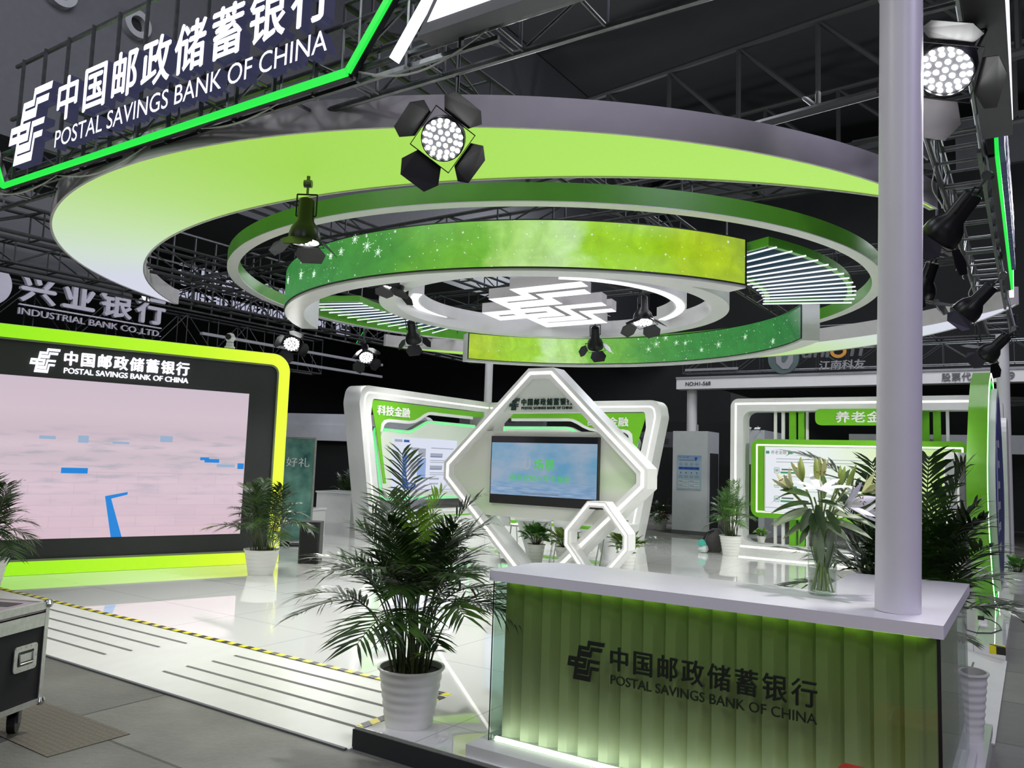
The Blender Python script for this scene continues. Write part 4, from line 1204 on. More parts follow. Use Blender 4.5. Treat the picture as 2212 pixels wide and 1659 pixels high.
def tv_mat():
    m, nt, b, out = new_mat('sky_picture')
    N = nt.nodes.new; L = nt.links.new
    tc = N('ShaderNodeTexCoord'); sx = N('ShaderNodeSeparateXYZ'); L(tc.outputs['Object'], sx.inputs[0])
    mp = N('ShaderNodeMapping'); mp.inputs['Scale'].default_value = (1, 1, 1.8); L(tc.outputs['Object'], mp.inputs[0])
    nz = N('ShaderNodeTexNoise'); nz.inputs['Scale'].default_value = 1.7; nz.inputs['Detail'].default_value = 6; L(mp.outputs[0], nz.inputs['Vector'])
    rp = N('ShaderNodeValToRGB'); e = rp.color_ramp.elements
    e[0].position = 0.36; e[0].color = lin('#6299ba'); e[1].position = 0.62; e[1].color = lin('#94a7bc'); L(nz.outputs['Fac'], rp.inputs[0])
    m2 = N('ShaderNodeMapping'); m2.inputs['Scale'].default_value = (2, 1, 22); L(tc.outputs['Object'], m2.inputs[0])
    n2 = N('ShaderNodeTexNoise'); n2.inputs['Scale'].default_value = 2; L(m2.outputs[0], n2.inputs['Vector'])
    r2 = N('ShaderNodeValToRGB'); q = r2.color_ramp.elements
    q[0].position = 0.35; q[0].color = lin('#6f93b8'); q[1].position = 0.65; q[1].color = lin('#95aecb'); L(n2.outputs['Fac'], r2.inputs[0])
    lo = N('ShaderNodeMapRange'); lo.inputs['From Min'].default_value = 1.18 ; lo.inputs['From Max'].default_value = 1.32; L(sx.outputs['Z'], lo.inputs['Value'])
    mx = N('ShaderNodeMix'); mx.data_type = 'RGBA'; L(lo.outputs[0], mx.inputs['Factor']); L(r2.outputs[0], mx.inputs['A']); L(rp.outputs[0], mx.inputs['B'])
    L(mx.outputs['Result'], b.inputs['Emission Color']); b.inputs['Emission Strength'].default_value = 0.95
    b.inputs['Base Color'].default_value = (0.01, 0.01, 0.012, 1); b.inputs['Roughness'].default_value = 0.12
    return m
tv = MB(); TX = 0.09
tv.fbox(fr, TX - 0.94, TX + 0.94, 1.06 - PL, 2.10 - PL, -0.05, 0.02)
tvo = tv.build('television', M['black'], dd); tvo['label'] = 'black television with a blue sky picture'
b = MB(); b.fbox(fr, TX - 0.925, TX + 0.925, 1.20 - PL, 2.00 - PL, 0.02, 0.0225); b.build('television_picture', tv_mat(), tvo)
b = MB(); b.fbox(fr, TX - 0.925, TX + 0.925, 2.002 - PL, 2.092 - PL, 0.02, 0.0225); b.build('dark_picture_bar', pm('glossy_screen_black', '#22242a', 0.12), tvo)
M['tv_green'] = em('green_screen_lettering', '#4fc65a', 0.9, False)
M['tv_grey'] = em('grey_screen_lettering', '#b4b0ac', 0.85, False)
b = MB()
add_text(b, fr, 'U', TX - 0.31, 1.60 - PL, 0.10, 0.15, 0.002, 0.0, 1, (0, 0), 0.0226)
b.build('screen_initial', M['tv_grey'], tvo)
b = MB()
add_text(b, fr, '场景', TX - 0.14, 1.59 - PL, 0.35, 0.165, 0.002, 0.012, 1.2, (0, 0), 0.0226)
add_text(b, fr, '提供定制化专业服务', TX - 0.57, 1.42 - PL, 1.06, 0.095, 0.002, 0.005, 1.15, (0, 0), 0.0226)
b.build('screen_lettering', M['tv_green'], tvo)
b = MB(); b.fbox(fr, TX - 0.36, TX + 0.30, 1.222 - PL, 1.245 - PL, 0.0226, 0.024); b.build('caption_bar', em('pale_caption', '#7d90b0', 0.8, False), tvo)
# small diamond stand in front
sd = thing('small_diamond_stand', 'small white eight-sided frame with light line overlapping the foot of the diamond display', 'display stand', (-4.62, 6.13, PL))
zc2 = 0.55 - PL
S8 = [(-0.14, zc2 - 0.53), (0.14, zc2 - 0.53), (0.50, zc2 - 0.11), (0.50, zc2 + 0.11), (0.14, zc2 + 0.53), (-0.14, zc2 + 0.53), (-0.50, zc2 + 0.11), (-0.50, zc2 - 0.11)]
dz = -min(p[1] for p in S8)
S8 = [(x, z + max(0, dz)) for x, z in S8] if dz > 0 else S8
b = MB(); b.ring(fr, S8, inset(S8, 0.085), -0.24, 0.0); b.build('stand_frame', M['white'], sd)
b = MB(); b.ring(fr, inset(S8, 0.022), inset(S8, 0.052), 0.0, 0.006); b.build('light_line', M['line_warm'], sd)
b = MB(); b.fbox(fr, -0.12, 0.12, zc2 + 0.53, zc2 + 0.545, -0.2, -0.02); b.build('device_slot', M['black'], sd)

# ------------------------------------------------------------------ two finance panels at the far left corner
M['txt_white'] = pm('white_plate_lettering', '#f0f0ee', 0.35)
M['sheet'] = em('pale_blue_lit_picture', '#dfe4f6', 0.92)
M['sheet_blue'] = em('blue_picture_print', '#3466c8', 0.6, False)
M['sheet_mid'] = em('light_blue_picture_print', '#9fb8ea', 0.8, False)
M['sheet_grey'] = em('grey_picture_print', '#b2b8c6', 0.75, False)
def finance_panel(label, loc, rz, mir, body_text, tech):
    """d runs outwards from the corner; mir = -1 puts the outer end at local -x"""
    t = thing('finance_panel', label, 'display stand', loc, rz)
    fr = Frame((0, 0, -PL), (mir, 0, 0), (0, 0, 1))
    if mir < 0:
        fr.n = Vector((0, -1, 0))
    fl = lambda pts: pts
    out = [(0.0, PL), (3.74, PL), (4.26, 2.72), (4.20, 3.06), (0.0, 3.06)]
    rad = [0.0, 0.02, 0.3, 0.36, 0.0]
    inn = [(0.16, 0.62), (3.52, 0.62), (3.93, 2.50), (3.90, 2.82), (0.16, 2.82)]
    b = MB(); b.ring(fr, fillet(out, rad, 8), fillet(inn, [0.03, 0.1, 0.12, 0.06, 0.03], 8), -0.42, 0.0); b.build('white_frame', M['white'], t)
    l0 = inset(out, 0.115)
    l0 = [(0.02, 0.30)] + l0[1:4] + [(0.02, l0[4][1])]
    lo, li = fillet(l0, [0, 0.02, 0.2, 0.26, 0], 8), fillet(inset(l0, 0.03), [0, 0.02, 0.18, 0.24, 0], 8)
    k = 9
    b = MB(); b.ring(fr, lo[k:len(lo) - 8], li[k:len(li) - 8], 0.0, 0.006, closed=False); b.build('light_line', M['line_warm'], t)
    # green header with a wavy lower edge that tails down the outer side
    wave = [(0.62, 2.69), (2.10, 2.69), (2.22, 2.675), (2.36, 2.62), (2.50, 2.54), (2.64, 2.485), (2.80, 2.46), (3.42, 2.46), (3.55, 2.43), (3.62, 2.36), (3.64, 2.2)]
    hd = [(0.22, 2.80), (0.22, 2.70)] + wave + [(3.58, 1.9), (3.40, 1.2), (3.48, 1.2), (3.72, 2.1), (3.92, 2.72), (3.93, 2.80)]
    b = MB(); b.prism(fr, hd[::-1] if mir > 0 else hd, -0.02, -0.006); b.build('green_header', M['green'], t)
    # white lip under the header
    lp = wave + [(3.58, 2.2), (3.53, 2.34), (3.46, 2.385), (3.38, 2.40), (2.80, 2.40), (2.62, 2.43), (2.46, 2.49), (2.32, 2.565), (2.18, 2.62), (2.10, 2.63), (0.62, 2.63)]
    b = MB(); b.prism(fr, lp, -0.10, -0.004); b.build('white_lip', M['white'], t)
    w_ = 0.95
    b = MB(); add_text(b, fr if mir > 0 else Frame((-3.76, 0, -PL), (1, 0, 0), (0, 0, 1)), body_text, 2.58 if mir > 0 else 0.0, 2.52, w_, 0.19, 0.02, 0.012, 1.05, (0, 0), -0.006)
    b.build('header_lettering', M['txt_white'], t)
    # inner panel with neon outline
    ip = [(0.30, 0.86), (3.36, 0.86), (3.70, 2.18), (3.66, 2.30), (2.60, 2.27), (2.04, 2.52), (0.30, 2.52)]
    ri = [0.02, 0.04, 0.06, 0.08, 0.5, 0.4, 0.02]
    b = MB(); b.prism(fr, fillet(ip, ri, 8), -0.30, -0.16); b.build('inner_panel', M['pale'], t)
    b = MB(); b.ring(fr, fillet(inset(ip, 0.012), ri, 8), fillet(inset(ip, 0.03), ri, 8), -0.16, -0.154)
    b.ring(fr, fillet(inset(ip, 0.048), ri, 8), fillet(inset(ip, 0.062), ri, 8), -0.16, -0.154); b.build('neon_line', M['neon_soft'], t)
    b = MB(); b.fbox(fr, 0.98, 3.10, 1.03, 2.13, -0.16, -0.150); pic = b.build('lit_picture', M['sheet'], t)
    b = MB(); tf = fr if mir > 0 else Frame((-3.10, 0, -PL), (1, 0, 0), (0, 0, 1)); o_ = 0.98 if mir > 0 else 0.0
    w0, w1 = -0.150, -0.147
    def bx(u0, u1, v0, v1, mi): b.fbox(tf, o_ + u0, o_ + u1, v0, v1, w0, w1, mi)
    # upright clear tube, bent tube and text bars of the picture
    bx(0.30, 0.46, 1.30, 1.82, 1); bx(0.33, 0.43, 1.34, 1.78, 0)
    b.prism(tf, [(o_ + p[0], p[1]) for p in fillet([(0.30, 1.33), (0.46, 1.33), (0.50, 1.22), (0.78, 1.20), (0.74, 1.08), (0.36, 1.08)], 0.05, 4)], w0, w1, 0)
    b.prism(tf, [(o_ + p[0], p[1]) for p in fillet([(0.46, 1.14), (0.70, 1.12), (0.68, 1.18), (0.50, 1.19)], 0.03, 4)], w1, w1 + .001, 1)
    bx(0.78, 1.06, 1.28, 1.72, 1); bx(0.84, 1.00, 1.36, 1.60, 1); bx(0.80, 1.04, 1.74, 1.92, 2); bx(0.45, 0.83, 1.88, 1.93, 2)
    for v in (1.76, 1.50):
        bx(1.20, 1.62, v, v + 0.07, 2); bx(1.20, 1.60, v - 0.015, v, 0); bx(1.20, 1.90, v - 0.09, v - 0.075, 2); bx(1.20, 1.84, v - 0.13, v - 0.115, 2)
    bx(1.22, 2.0, 1.93, 1.95, 2); bx(1.20, 1.52, 1.27, 1.31, 2); bx(1.20, 1.50, 1.17, 1.20, 2)
    bx(0.33, 0.50, 2.03, 2.08, 0); bx(0.05, 0.28, 2.03, 2.08, 2); bx(0.0, 2.12, 1.12 if not tech else 1.055, 1.13 if not tech else 1.07, 2)
    b.build('picture_print', [M['sheet_blue'], M['sheet_mid'], M['sheet_grey']], pic)
    b = MB(); b.fbox(fr, 0.1, 3.5, 0.60, 0.66, -0.2, 0.03); b.build('base_shelf', M['white'], t)
    b = MB(); b.fbox(fr, 0.1, 3.48, 0.50, 0.53, 0.0, 0.01); b.build('green_base_line', M['green'], t)
    b = MB(); b.fbox(fr, 0.0, 3.60, PL, 0.60, -0.40, -0.02); b.build('base_cabinet', M['white'], t)
    return t
finance_panel('white rounded finance panel with green header reading 科技金融', (-10.04, 11.2, PL), PI / 2, -1, '科技金融', True)
finance_panel('white rounded finance panel behind the diamond display, header reading 绿色金融', (-10.04, 11.21, PL), 0, 1, '绿色金融', False)

# ------------------------------------------------------------------ pension display at the right
pd = thing('pension_display', 'white rounded portal with green panel and lit picture reading 养老金融', 'display stand', (-2.2, 11.6, PL))
fr = front(0, 0, -PL)
o4 = rect(-2.28, 2.32, PL, 3.10)
i4 = [(-2.03, 0.30), (2.07, 0.30), (2.07, 2.85), (-2.03, 2.85)]
b = MB(); b.ring(fr, fillet(o4, [0.05, 0.05, 0.16, 0.16], 8), fillet(i4, [0.16, 0.16, 0.16, 0.16], 8), -0.42, 0.0); b.build('white_frame', M['white'], pd)
b = MB(); b.ring(fr, fillet(inset(o4, 0.085), [0.02, 0.02, 0.02, 0.02], 3), fillet(inset(o4, 0.12), [0.01] * 4, 3), 0.0, 0.006); b.build('light_line', M['line_warm'], pd)
for (u0, u1, g) in ((-1.50, -1.45, 0), (-1.355, -1.30, 0), (-1.21, -1.085, 1), (-1.04, -0.925, 1), (-0.90, -0.855, 0), (0.93, 0.98, 0), (1.08, 1.2, 1), (1.26, 1.38, 1), (1.46, 1.51, 0)):
    b = MB(); b.fbox(fr, u0, u1, 0.30, 2.85, -0.30, -0.24); b.build('upright_bar', M['green'] if g else M['white'], pd)
og = rect(-1.89, 1.83, 0.80, 2.31)
b = MB(); b.prism(fr, fillet(og, 0.17, 8), -0.20, -0.06); b.build('green_panel', M['green'], pd)
b = MB(); b.ring(fr, fillet(inset(og, 0.10), 0.015, 2), fillet(inset(og, 0.128), 0.01, 2), -0.06, -0.054); b.build('panel_light_line', M['line_warm'], pd)
b = MB(); b.fbox(fr, -1.625, 1.56, 0.91, 2.17, -0.06, -0.045); b.build('picture_rim', M['pale'], pd)
def pension_sheet():
    m, nt, b, out = new_mat('lit_pension_picture')
    tc = nt.nodes.new('ShaderNodeTexCoord'); sx = nt.nodes.new('ShaderNodeSeparateXYZ'); nt.links.new(tc.outputs['Object'], sx.inputs[0])
    mr = nt.nodes.new('ShaderNodeMapRange'); mr.inputs['From Min'].default_value = -1.6; mr.inputs['From Max'].default_value = 1.5; nt.links.new(sx.outputs['X'], mr.inputs['Value'])
    rp = nt.nodes.new('ShaderNodeValToRGB'); e = rp.color_ramp.elements
    e[0].color = lin('#e6e9f2'); e[1].color = lin('#b8de7c'); k = e.new(0.35); k.color = lin('#e9f2ec'); k = e.new(0.7); k.color = lin('#ddeeb4')
    nt.links.new(mr.outputs[0], rp.inputs[0]); nt.links.new(rp.outputs[0], b.inputs['Emission Color']); b.inputs['Emission Strength'].default_value = 0.95
    b.inputs['Base Color'].default_value = (0.03, 0.03, 0.03, 1)
    return m
b = MB(); b.fbox(fr, -1.605, 1.54, 0.925, 2.155, -0.045, -0.040); pic = b.build('lit_picture', pension_sheet(), pd)
M['pg'] = em('green_picture_print', '#3fa86e', 0.7, False)
M['pd'] = em('dark_picture_print', '#7a867c', 0.6, False)
b = MB()
def px(u0, u1, v0, v1, mi): b.fbox(fr, u0, u1, v0, v1, -0.040, -0.038, mi)
px(-1.595, -1.53, 2.03, 2.085, 0); b.prism(fr, [(-1.18, 2.03), (-1.10, 2.03), (-1.06, 2.085), (-1.18, 2.085)], -0.040, -0.038, 0)
add_text(b, fr, '养老金融', -1.50, 2.02, 0.29, 0.075, 0.002, 0.0, 1.05, (1, 1), -0.040)
for v, n_ in ((1.93, 1.9), (1.87, 1.7)):
    px(-1.40, -1.40 + n_, v, v + 0.012, 2)
for v in (1.66, 1.39, 1.12):
    for (a, c) in (((-1.44, v), (-1.34, v + 0.11)),):
        b.ring(fr, fillet(rect(a[0], c[0], a[1], c[1]), 0.02, 3), fillet(rect(a[0] + 0.008, c[0] - 0.008, a[1] + 0.008, c[1] - 0.008), 0.014, 3), -0.040, -0.038, 0)
    px(-1.42, -1.36, v + 0.03, v + 0.08, 2)
    px(-1.32, -1.02, v, v + 0.035, 0); px(-1.30, -1.08, v + 0.06, v + 0.09, 1); px(-1.32, -0.2, v - 0.06, v - 0.05, 2)
px(-1.605, 1.54, 1.0, 1.012, 2); px(0.9, 1.45, 2.02, 2.05, 1)
b.prism(fr, fillet([(0.5, 1.0), (1.0, 1.0), (0.95, 1.55), (0.75, 1.75), (0.55, 1.5)], 0.1, 4), -0.040, -0.038, 3)
b.build('picture_print', [M['pg'], M['pd'], M['sheet_grey'], em('yellow_picture_print', '#d8c02c', 0.8, False)], pic)
b = MB(); b.prism(fr, fillet(rect(-0.67, 1.08, 2.58, 2.88), 0.10, 8), -0.10, 0.03); hd = b.build('green_header', M['green'], pd)
b = MB(); add_text(b, fr, '养老金融', -0.30, 2.63, 1.03, 0.20, 0.02, 0.015, 1.12, (0, 0), 0.03); b.build('header_lettering', M['txt_white'], hd)
# grey kiosk before its right end
t = thing('kiosk', 'grey white self-service kiosk before the right end of the pension display', 'kiosk', (-0.62, 11.1, PL), R(-20))
b = MB(); b.fbox(front(), -0.12, 0.12, 0.0, 1.98, -0.35, 0.0); b.build('cabinet', M['white'], t)
b = MB(); b.fbox(front(), -0.09, 0.09, 1.05, 1.85, 0.0, 0.006); b.build('display', M['grey'], t)
b = MB(); b.box(0.121, 0.20, 0.02, 0.36, 0.0, 1.78); b.build('side_unit', M['midgrey'], t)

# ------------------------------------------------------------------ rounded green panel seen edge-on at the right
t = thing('round_green_panel', 'tall rounded panel with wide lime green edge, standing edge-on at the right side', 'display stand', (0.0, 8.05, PL))
near = [(7.57, 0.13), (6.91, 0.55), (6.39, 1.11), (6.25, 1.52), (6.36, 1.87), (6.92, 2.53), (7.33, 2.85), (7.97, 3.07)]
half = [(y - 8.05, z - PL) for y, z in near]
poly = half + [(0.45, 2.90), (1.05, 2.45), (1.6, 1.87 - PL), (1.72, 1.40), (1.6, 0.98), (1.1, 0.42), (0.48, 0.0)]
poly = fillet(poly, [0.03] + [0.5] * 6 + [0.35, 0.35] + [0.5] * 5 + [0.03], 5)
YZ = Frame((0, 0, 0), (0, 1, 0), (0, 0, 1))     # front towards +X
b = MB(); b.prism(YZ, poly, -0.11, 0.09); b.build('green_edge', M['green'], t, None, True)
def shrink(p, k, c=(0.0, 1.42)): return [(c[0] + (a - c[0]) * k, c[1] + (z - c[1]) * k) for a, z in p]
b = MB(); b.ring(YZ, shrink(poly, 0.995), shrink(poly, 0.985), 0.09, 0.098); b.build('edge_light_line', M['strip'], t)
b = MB(); b.ring(YZ, shrink(poly, 0.93), shrink(poly, 0.915), 0.09, 0.097); b.build('green_light_line', M['neon_green'], t)
b = MB(); b.prism(YZ, shrink(poly, 0.86), 0.09, 0.16); b.build('white_board', M['white'], t, None, True)
b = MB(); b.prism(YZ, shrink(poly, 0.80), 0.16, 0.165); p_ = b.build('blue_poster', pm('deep_blue_poster', '#3a4694', 0.3, var=0.2, scale=2), t)
b = MB()
for k_, z in enumerate((0.7, 0.95, 1.2, 1.45, 1.7, 1.95)):
    b.fbox(YZ, -0.9 + 0.05 * k_, -0.3, z, z + 0.09, 0.165, 0.168)
b.prism(YZ, fillet([(-1.2, 1.2), (-1.0, 0.7), (-0.95, 2.1), (-1.1, 1.9)], 0.08, 3), 0.165, 0.168)
b.build('poster_print', M['white'], p_)
tag(MB().prism(Frame((0.0, 0, 0), (0, 1, 0), (0, 0, 1)), fillet(rect(9.9, 11.1, PL, 2.62), [0.02, 0.02, 0.3, 0.3], 6), -0.12, 0.2).build('side_board', M['white']), 'white rounded board standing behind the round green panel', 'board')

# ------------------------------------------------------------------ neighbouring booths
hb = thing('booth_header', 'long white header beam of the booth behind, numbered NO:H1-568', 'booth header', (-3.0, 18.2, 3.98))
b = MB(); b.box(-8.15, 3.4, 18.0, 18.4, 3.98, 4.27); b.build('beam', M['white'], hb, (-3.0, 18.2, 3.98))
b = MB(); b.box(-8.16, 3.4, 17.97, 18.43, 4.27, 4.33); b.build('beam_cap', M['grey'], hb, (-3.0, 18.2, 3.98))
fr = front(0, 17.99, 0)
M['txt_dark'] = pm('dark_sign_lettering', '#33353a', 0.5)
M['txt_grey'] = pm('grey_sign_lettering', '#6d6d72', 0.5)
b = MB()
add_text(b, fr, 'NO:H1-568', -7.86, 4.07, 0.74, 0.11, 0.01, 0.008, 1.0, (0, 0)); b.build('number_lettering', M['txt_dark'], hb, (-3.0, 18.2, 3.98))
b = MB()
add_text(b, fr, '股票代', -1.30, 4.03, 0.62, 0.19, 0.02, 0.01, 1.1, (0, 0))
add_text(b, fr, '89', -0.14, 4.04, 0.35, 0.17, 0.02, 0.01, 1.5, (0, 0)); b.build('code_lettering', M['txt_grey'], hb, (-3.0, 18.2, 3.98))
for (x, y, lab) in ((-7.85, 18.5, 'white round post under the left end of the numbered header beam'), (0.62, 18.2, 'white round post at the far right under the numbered header beam')):
    tag(MB().lathe([(0.15, 0), (0.15, 3.97)], 24, (x, y, 0)).build('booth_post', M['white'], None, None, True), lab, 'post')
truss('truss', 'thin grey truss on top of the numbered header beam', (-8.0, 18.25, 4.45), (3.2, 18.25, 4.45), 0.3, 0.55, 0.7, False, 'truss', 0.02)
for (z, lab) in ((4.50, 'lower pale strip fixed to the truss above the numbered header beam'), (4.98, 'upper pale strip fixed to the truss above the numbered header beam')):
    tag(MB().box(-7.9, -6.35, 18.02, 18.06, z, z + 0.07).build('trim_strip', M['grey']), lab, 'strip')
# round logo and name on the beam
t = thing('name_sign', 'grey round logo with grey and orange company name standing above the numbered header beam', 'sign', (-4.6, 17.95, 4.335))
fr = front()
cv = [(math.cos(2 * PI * i / 40), math.sin(2 * PI * i / 40)) for i in range(40)]
b = MB(); b.prism(fr, [(-0.48 + 0.41 * a, 0.41 + 0.41 * c) for a, c in cv], -0.06, 0.02); b.build('logo_disc', pm('slate_green_disc', '#4c5f5e', 0.4, var=0.2, scale=2), t)
b = MB()
up_ = fillet([(-0.80, 0.72), (-0.80, 0.66), (-0.70, 0.68), (-0.66, 0.28), (-0.50, 0.12), (-0.34, 0.12), (-0.22, 0.30), (-0.20, 0.74), (-0.30, 0.72), (-0.36, 0.40), (-0.44, 0.28), (-0.52, 0.30), (-0.54, 0.74), (-0.66, 0.78)], 0.03, 3)
b.prism(fr, up_, 0.02, 0.04); b.build('logo_letter', M['grey'], t)
b = MB(); add_text(b, fr, 'un', 0.0, 0.40, 0.55, 0.28, 0.05, 0.02, 1.0, (0, 0), 0, 0.2); add_text(b, fr, 'i', 0.62, 0.40, 0.06, 0.40, 0.05, 0.03, 1, (0, 0), 0, 0.2); add_text(b, fr, 'n', 1.22, 0.40, 0.27, 0.28, 0.05, 0.02, 1.0, (0, 0), 0, 0.2); b.build('latin_lettering', M['midgrey'], t)
b = MB(); b.ring(fr, [(0.93 + 0.2 * a, 0.53 + 0.17 * c) for a, c in cv], [(0.93 + 0.12 * a, 0.53 + 0.085 * c) for a, c in cv], 0, 0.05); b.build('orange_letter', pm('orange_letter', '#c98a24', 0.4), t)
b = MB(); add_text(b, fr, '江南科友', 0.44, 0.06, 1.12, 0.24, 0.05, 0.015, 1.0, (0, 0), 0, 0.12); b.build('chinese_lettering', M['grey'], t)
# ring decorations under that booth's roof
for (cx, cy, r0, lab) in ((-4.6, 21.0, 1.5, 'dim white ring hanging in the booth behind, left'), (-0.3, 21.5, 1.2, 'dim white ring hanging in the booth behind, right')):
    t = tag(MB().ring(XY, arc(r0, 0, 357, 60), arc(r0 - 0.12, 0, 357, 60), 0, 0.08).build('ceiling_ring', M['grey'], loc=(cx, cy, 3.75)), lab, 'ring')
tag(MB().box(-8.0, 3.3, 18.6, 27, 4.3, 4.36).build('booth_roof', M['dark']), 'dark roof board of the booth behind', 'roof board')
tag(MB().box(-9.5, 4.5, 27.2, 27.4, 0, 5.2).build('booth_wall', M['dark']), 'dark back wall of the booth behind', 'wall board')
# grey cabinet with a blue notice
t = thing('tall_cabinet', 'tall light grey cabinet with a blue and white notice on its front', 'cabinet', (-6.93, 16.3, 0), 0)
b = MB(); b.box(-0.47, 0.47, -0.38, 0.5, 0.10, 2.66); b.build('cabinet_body', M['cool'], t)
b = MB(); b.box(-0.48, 0.48, -0.39, 0.5, 0.0, 0.10); b.build('plinth', M['midgrey'], t)
b = MB(); b.box(0.4705, 0.478, -0.2, 0.45, 0.15, 2.1); b.build('side_door', M['dark'], t)
fr = front(0, -0.381, 0)
def notice_mat():
    m, nt, b, out = new_mat('pale_blue_notice')
    tc = nt.nodes.new('ShaderNodeTexCoord'); sx = nt.nodes.new('ShaderNodeSeparateXYZ'); nt.links.new(tc.outputs['Object'], sx.inputs[0])
    mr = nt.nodes.new('ShaderNodeMapRange'); mr.inputs['From Min'].default_value = 1.1; mr.inputs['From Max'].default_value = 2.1; nt.links.new(sx.outputs['Z'], mr.inputs['Value'])
    rp = nt.nodes.new('ShaderNodeValToRGB'); e = rp.color_ramp.elements
    e[0].color = lin('#9fb4c4'); e[1].color = lin('#6f8cc0'); k = e.new(0.75); k.color = lin('#a9bcd2')
    nt.links.new(mr.outputs[0], rp.inputs[0]); nt.links.new(rp.outputs[0], b.inputs['Base Color']); b.inputs['Roughness'].default_value = 0.3
    return m
b = MB(); b.fbox(fr, -0.33, 0.31, 1.15, 2.03, 0.0, 0.012); nt_ = b.build('notice', notice_mat(), t)
b = MB()
def nx(u0, u1, v0, v1, mi): b.fbox(fr, u0, u1, v0, v1, 0.012, 0.014, mi)
nx(-0.30, 0.26, 1.66, 1.73, 0); nx(-0.29, 0.12, 1.90, 1.915, 1); nx(-0.31, -0.22, 1.975, 1.985, 1); nx(-0.18, -0.1, 1.975, 1.985, 1); nx(-0.08, -0.03, 1.972, 1.99, 0)
for k in range(4):
    u = -0.24 + k * 0.145
    b.ring(fr, [(u + 0.04 * a, 1.80 + 0.04 * c) for a, c in cv], [(u + 0.033 * a, 1.80 + 0.033 * c) for a, c in cv], 0.012, 0.014, 1)
    nx(u - 0.02, u + 0.02, 1.793, 1.803, 1); nx(u - 0.025, u + 0.025, 1.69, 1.703, 2); nx(u - 0.015, u + 0.015, 1.56, 1.60, 1)
    for v in (1.50, 1.475, 1.45): nx(u - 0.055, u + 0.055, v, v + 0.006, 1)
for (u0, u1) in ((-0.31, -0.03), (-0.01, 0.27)):
    for v in (1.30, 1.19):
        nx(u0, u1, v, v + 0.09, 2); nx(u0 + 0.015, u0 + 0.12, v + 0.06, v + 0.07, 1); nx(u0 + 0.015, u1 - 0.02, v + 0.035, v + 0.042, 1)
b.prism(fr, fillet([(0.12, 1.97), (0.16, 1.87), (0.22, 1.97), (0.17, 1.99)], 0.015, 3), 0.012, 0.015, 0)
b.build('notice_print', [pm('notice_blue', '#2c58b4', 0.4), M['txt_grey'], pm('notice_white', '#c2ccd4', 0.4)], nt_)
b = MB(); b.tube([(-0.02, 0.2, 2.66), (-0.02, 0.2, 2.86)], 0.03, 8); b.build('top_fitting', M['grey'], t)
# low booth behind the pension display with arm lamps
t = thing('side_booth', 'pale booth side wall with arm lamps seen through the pension display', 'booth', (-5.4, 16.6, 0))
b = MB(); b.box(-0.45, 0.25, -0.2, 1.5, 0, 2.72); b.build('booth_wall', M['cool'], t)
b = MB(); b.box(-0.38, 0.1, -0.215, -0.201, 0.1, 1.85); b.build('dark_opening', M['black'], t)
b = MB(); add_text(b, front(0, -0.202, 0), 'III', 0.02, 2.12, 0.2, 0.12, 0.004, 0.03, 1.0, (0, 0)); b.fbox(front(0, -0.202, 0), 0.0, 0.24, 2.28, 2.36, 0, 0.004); b.build('wall_lettering', M['txt_dark'], t)
for k in range(3):
    b = MB(); x = -0.3 + k * 0.22
    b.tube([(x, -0.2, 2.70), (x + 0.02, -0.45, 2.80), (x + 0.05, -0.6, 2.76)], 0.012, 6)
    b.prism(Frame((x + 0.06, -0.66, 2.72), (1, 0, 0), (0, 0.9, 0.4)), rect(-0.07, 0.07, -0.05, 0.06), 0, 0.025); b.build('arm_lamp', M['alu'], t)
# lettered boards in the distance
def board(label, x0, x1, y, z0, z1, text, u, w, h, v, mat=None):
    t = thing('lettered_board', label, 'sign board', ((x0 + x1) / 2, y, z0))
    o = ((x0 + x1) / 2, y, z0)
    b = MB(); b.box(x0, x1, y, y + 0.2, z0, z1); b.build('board', mat or M['grey'], t, o)
    for x_ in (x0 + 0.12, x1 - 0.12):
        b = MB(); b.box(x_ - 0.05, x_ + 0.05, y + 0.05, y + 0.15, 0.0, z0); b.build('leg', M['midgrey'], t, o)
    b = MB(); add_text(b, front(0, y - 0.001, 0), text, u, v, w, h, 0.012, 0.0, 1.1, (0, 0)); b.build('lettering', M['txt_dark'], t, o)
    return t
board('grey header board reading 聚焦 behind the front post, seen through the pension display', -2.9, 0.55, 15.0, 2.20, 2.58, '聚焦', -1.52, 0.36, 0.15, 2.34)
board('pale far board reading 中国国际金 between the finance panels and the cabinet', -10.95, -8.6, 20.5, 2.35, 2.85, '中国国际金', -10.75, 1.4, 0.22, 2.45, M['midgrey'])
board('grey far board reading 2026中国国际 seen through the gap of the right finance panel', -14.2, -11.2, 15.6, 2.45, 3.2, '2026中国国际', -13.6, 1.75, 0.26, 2.86, M['midgrey'])
tag(MB().box(-16, -8.2, 24, 24.2, 0, 3.4).build('booth_wall', M['black']), 'dark booth front far behind between the finance panels and the grey cabinet', 'wall board')
t = thing('fire_extinguisher', 'small red fire extinguisher on the floor just right of the diamond display', 'fire extinguisher', (-8.2, 17.2, 0))
b = MB(); b.lathe([(0.0, 0), (0.09, 0), (0.09, 0.46), (0.05, 0.53), (0.025, 0.56), (0.0, 0.56)], 18); b.build('cylinder', pm('extinguisher_red', '#b02a2e', 0.35), t, None, True)
b = MB(); b.tube([(0, 0, 0.56), (0, 0, 0.62), (0.1, 0, 0.64)], 0.018, 8); b.build('valve', M['black'], t)
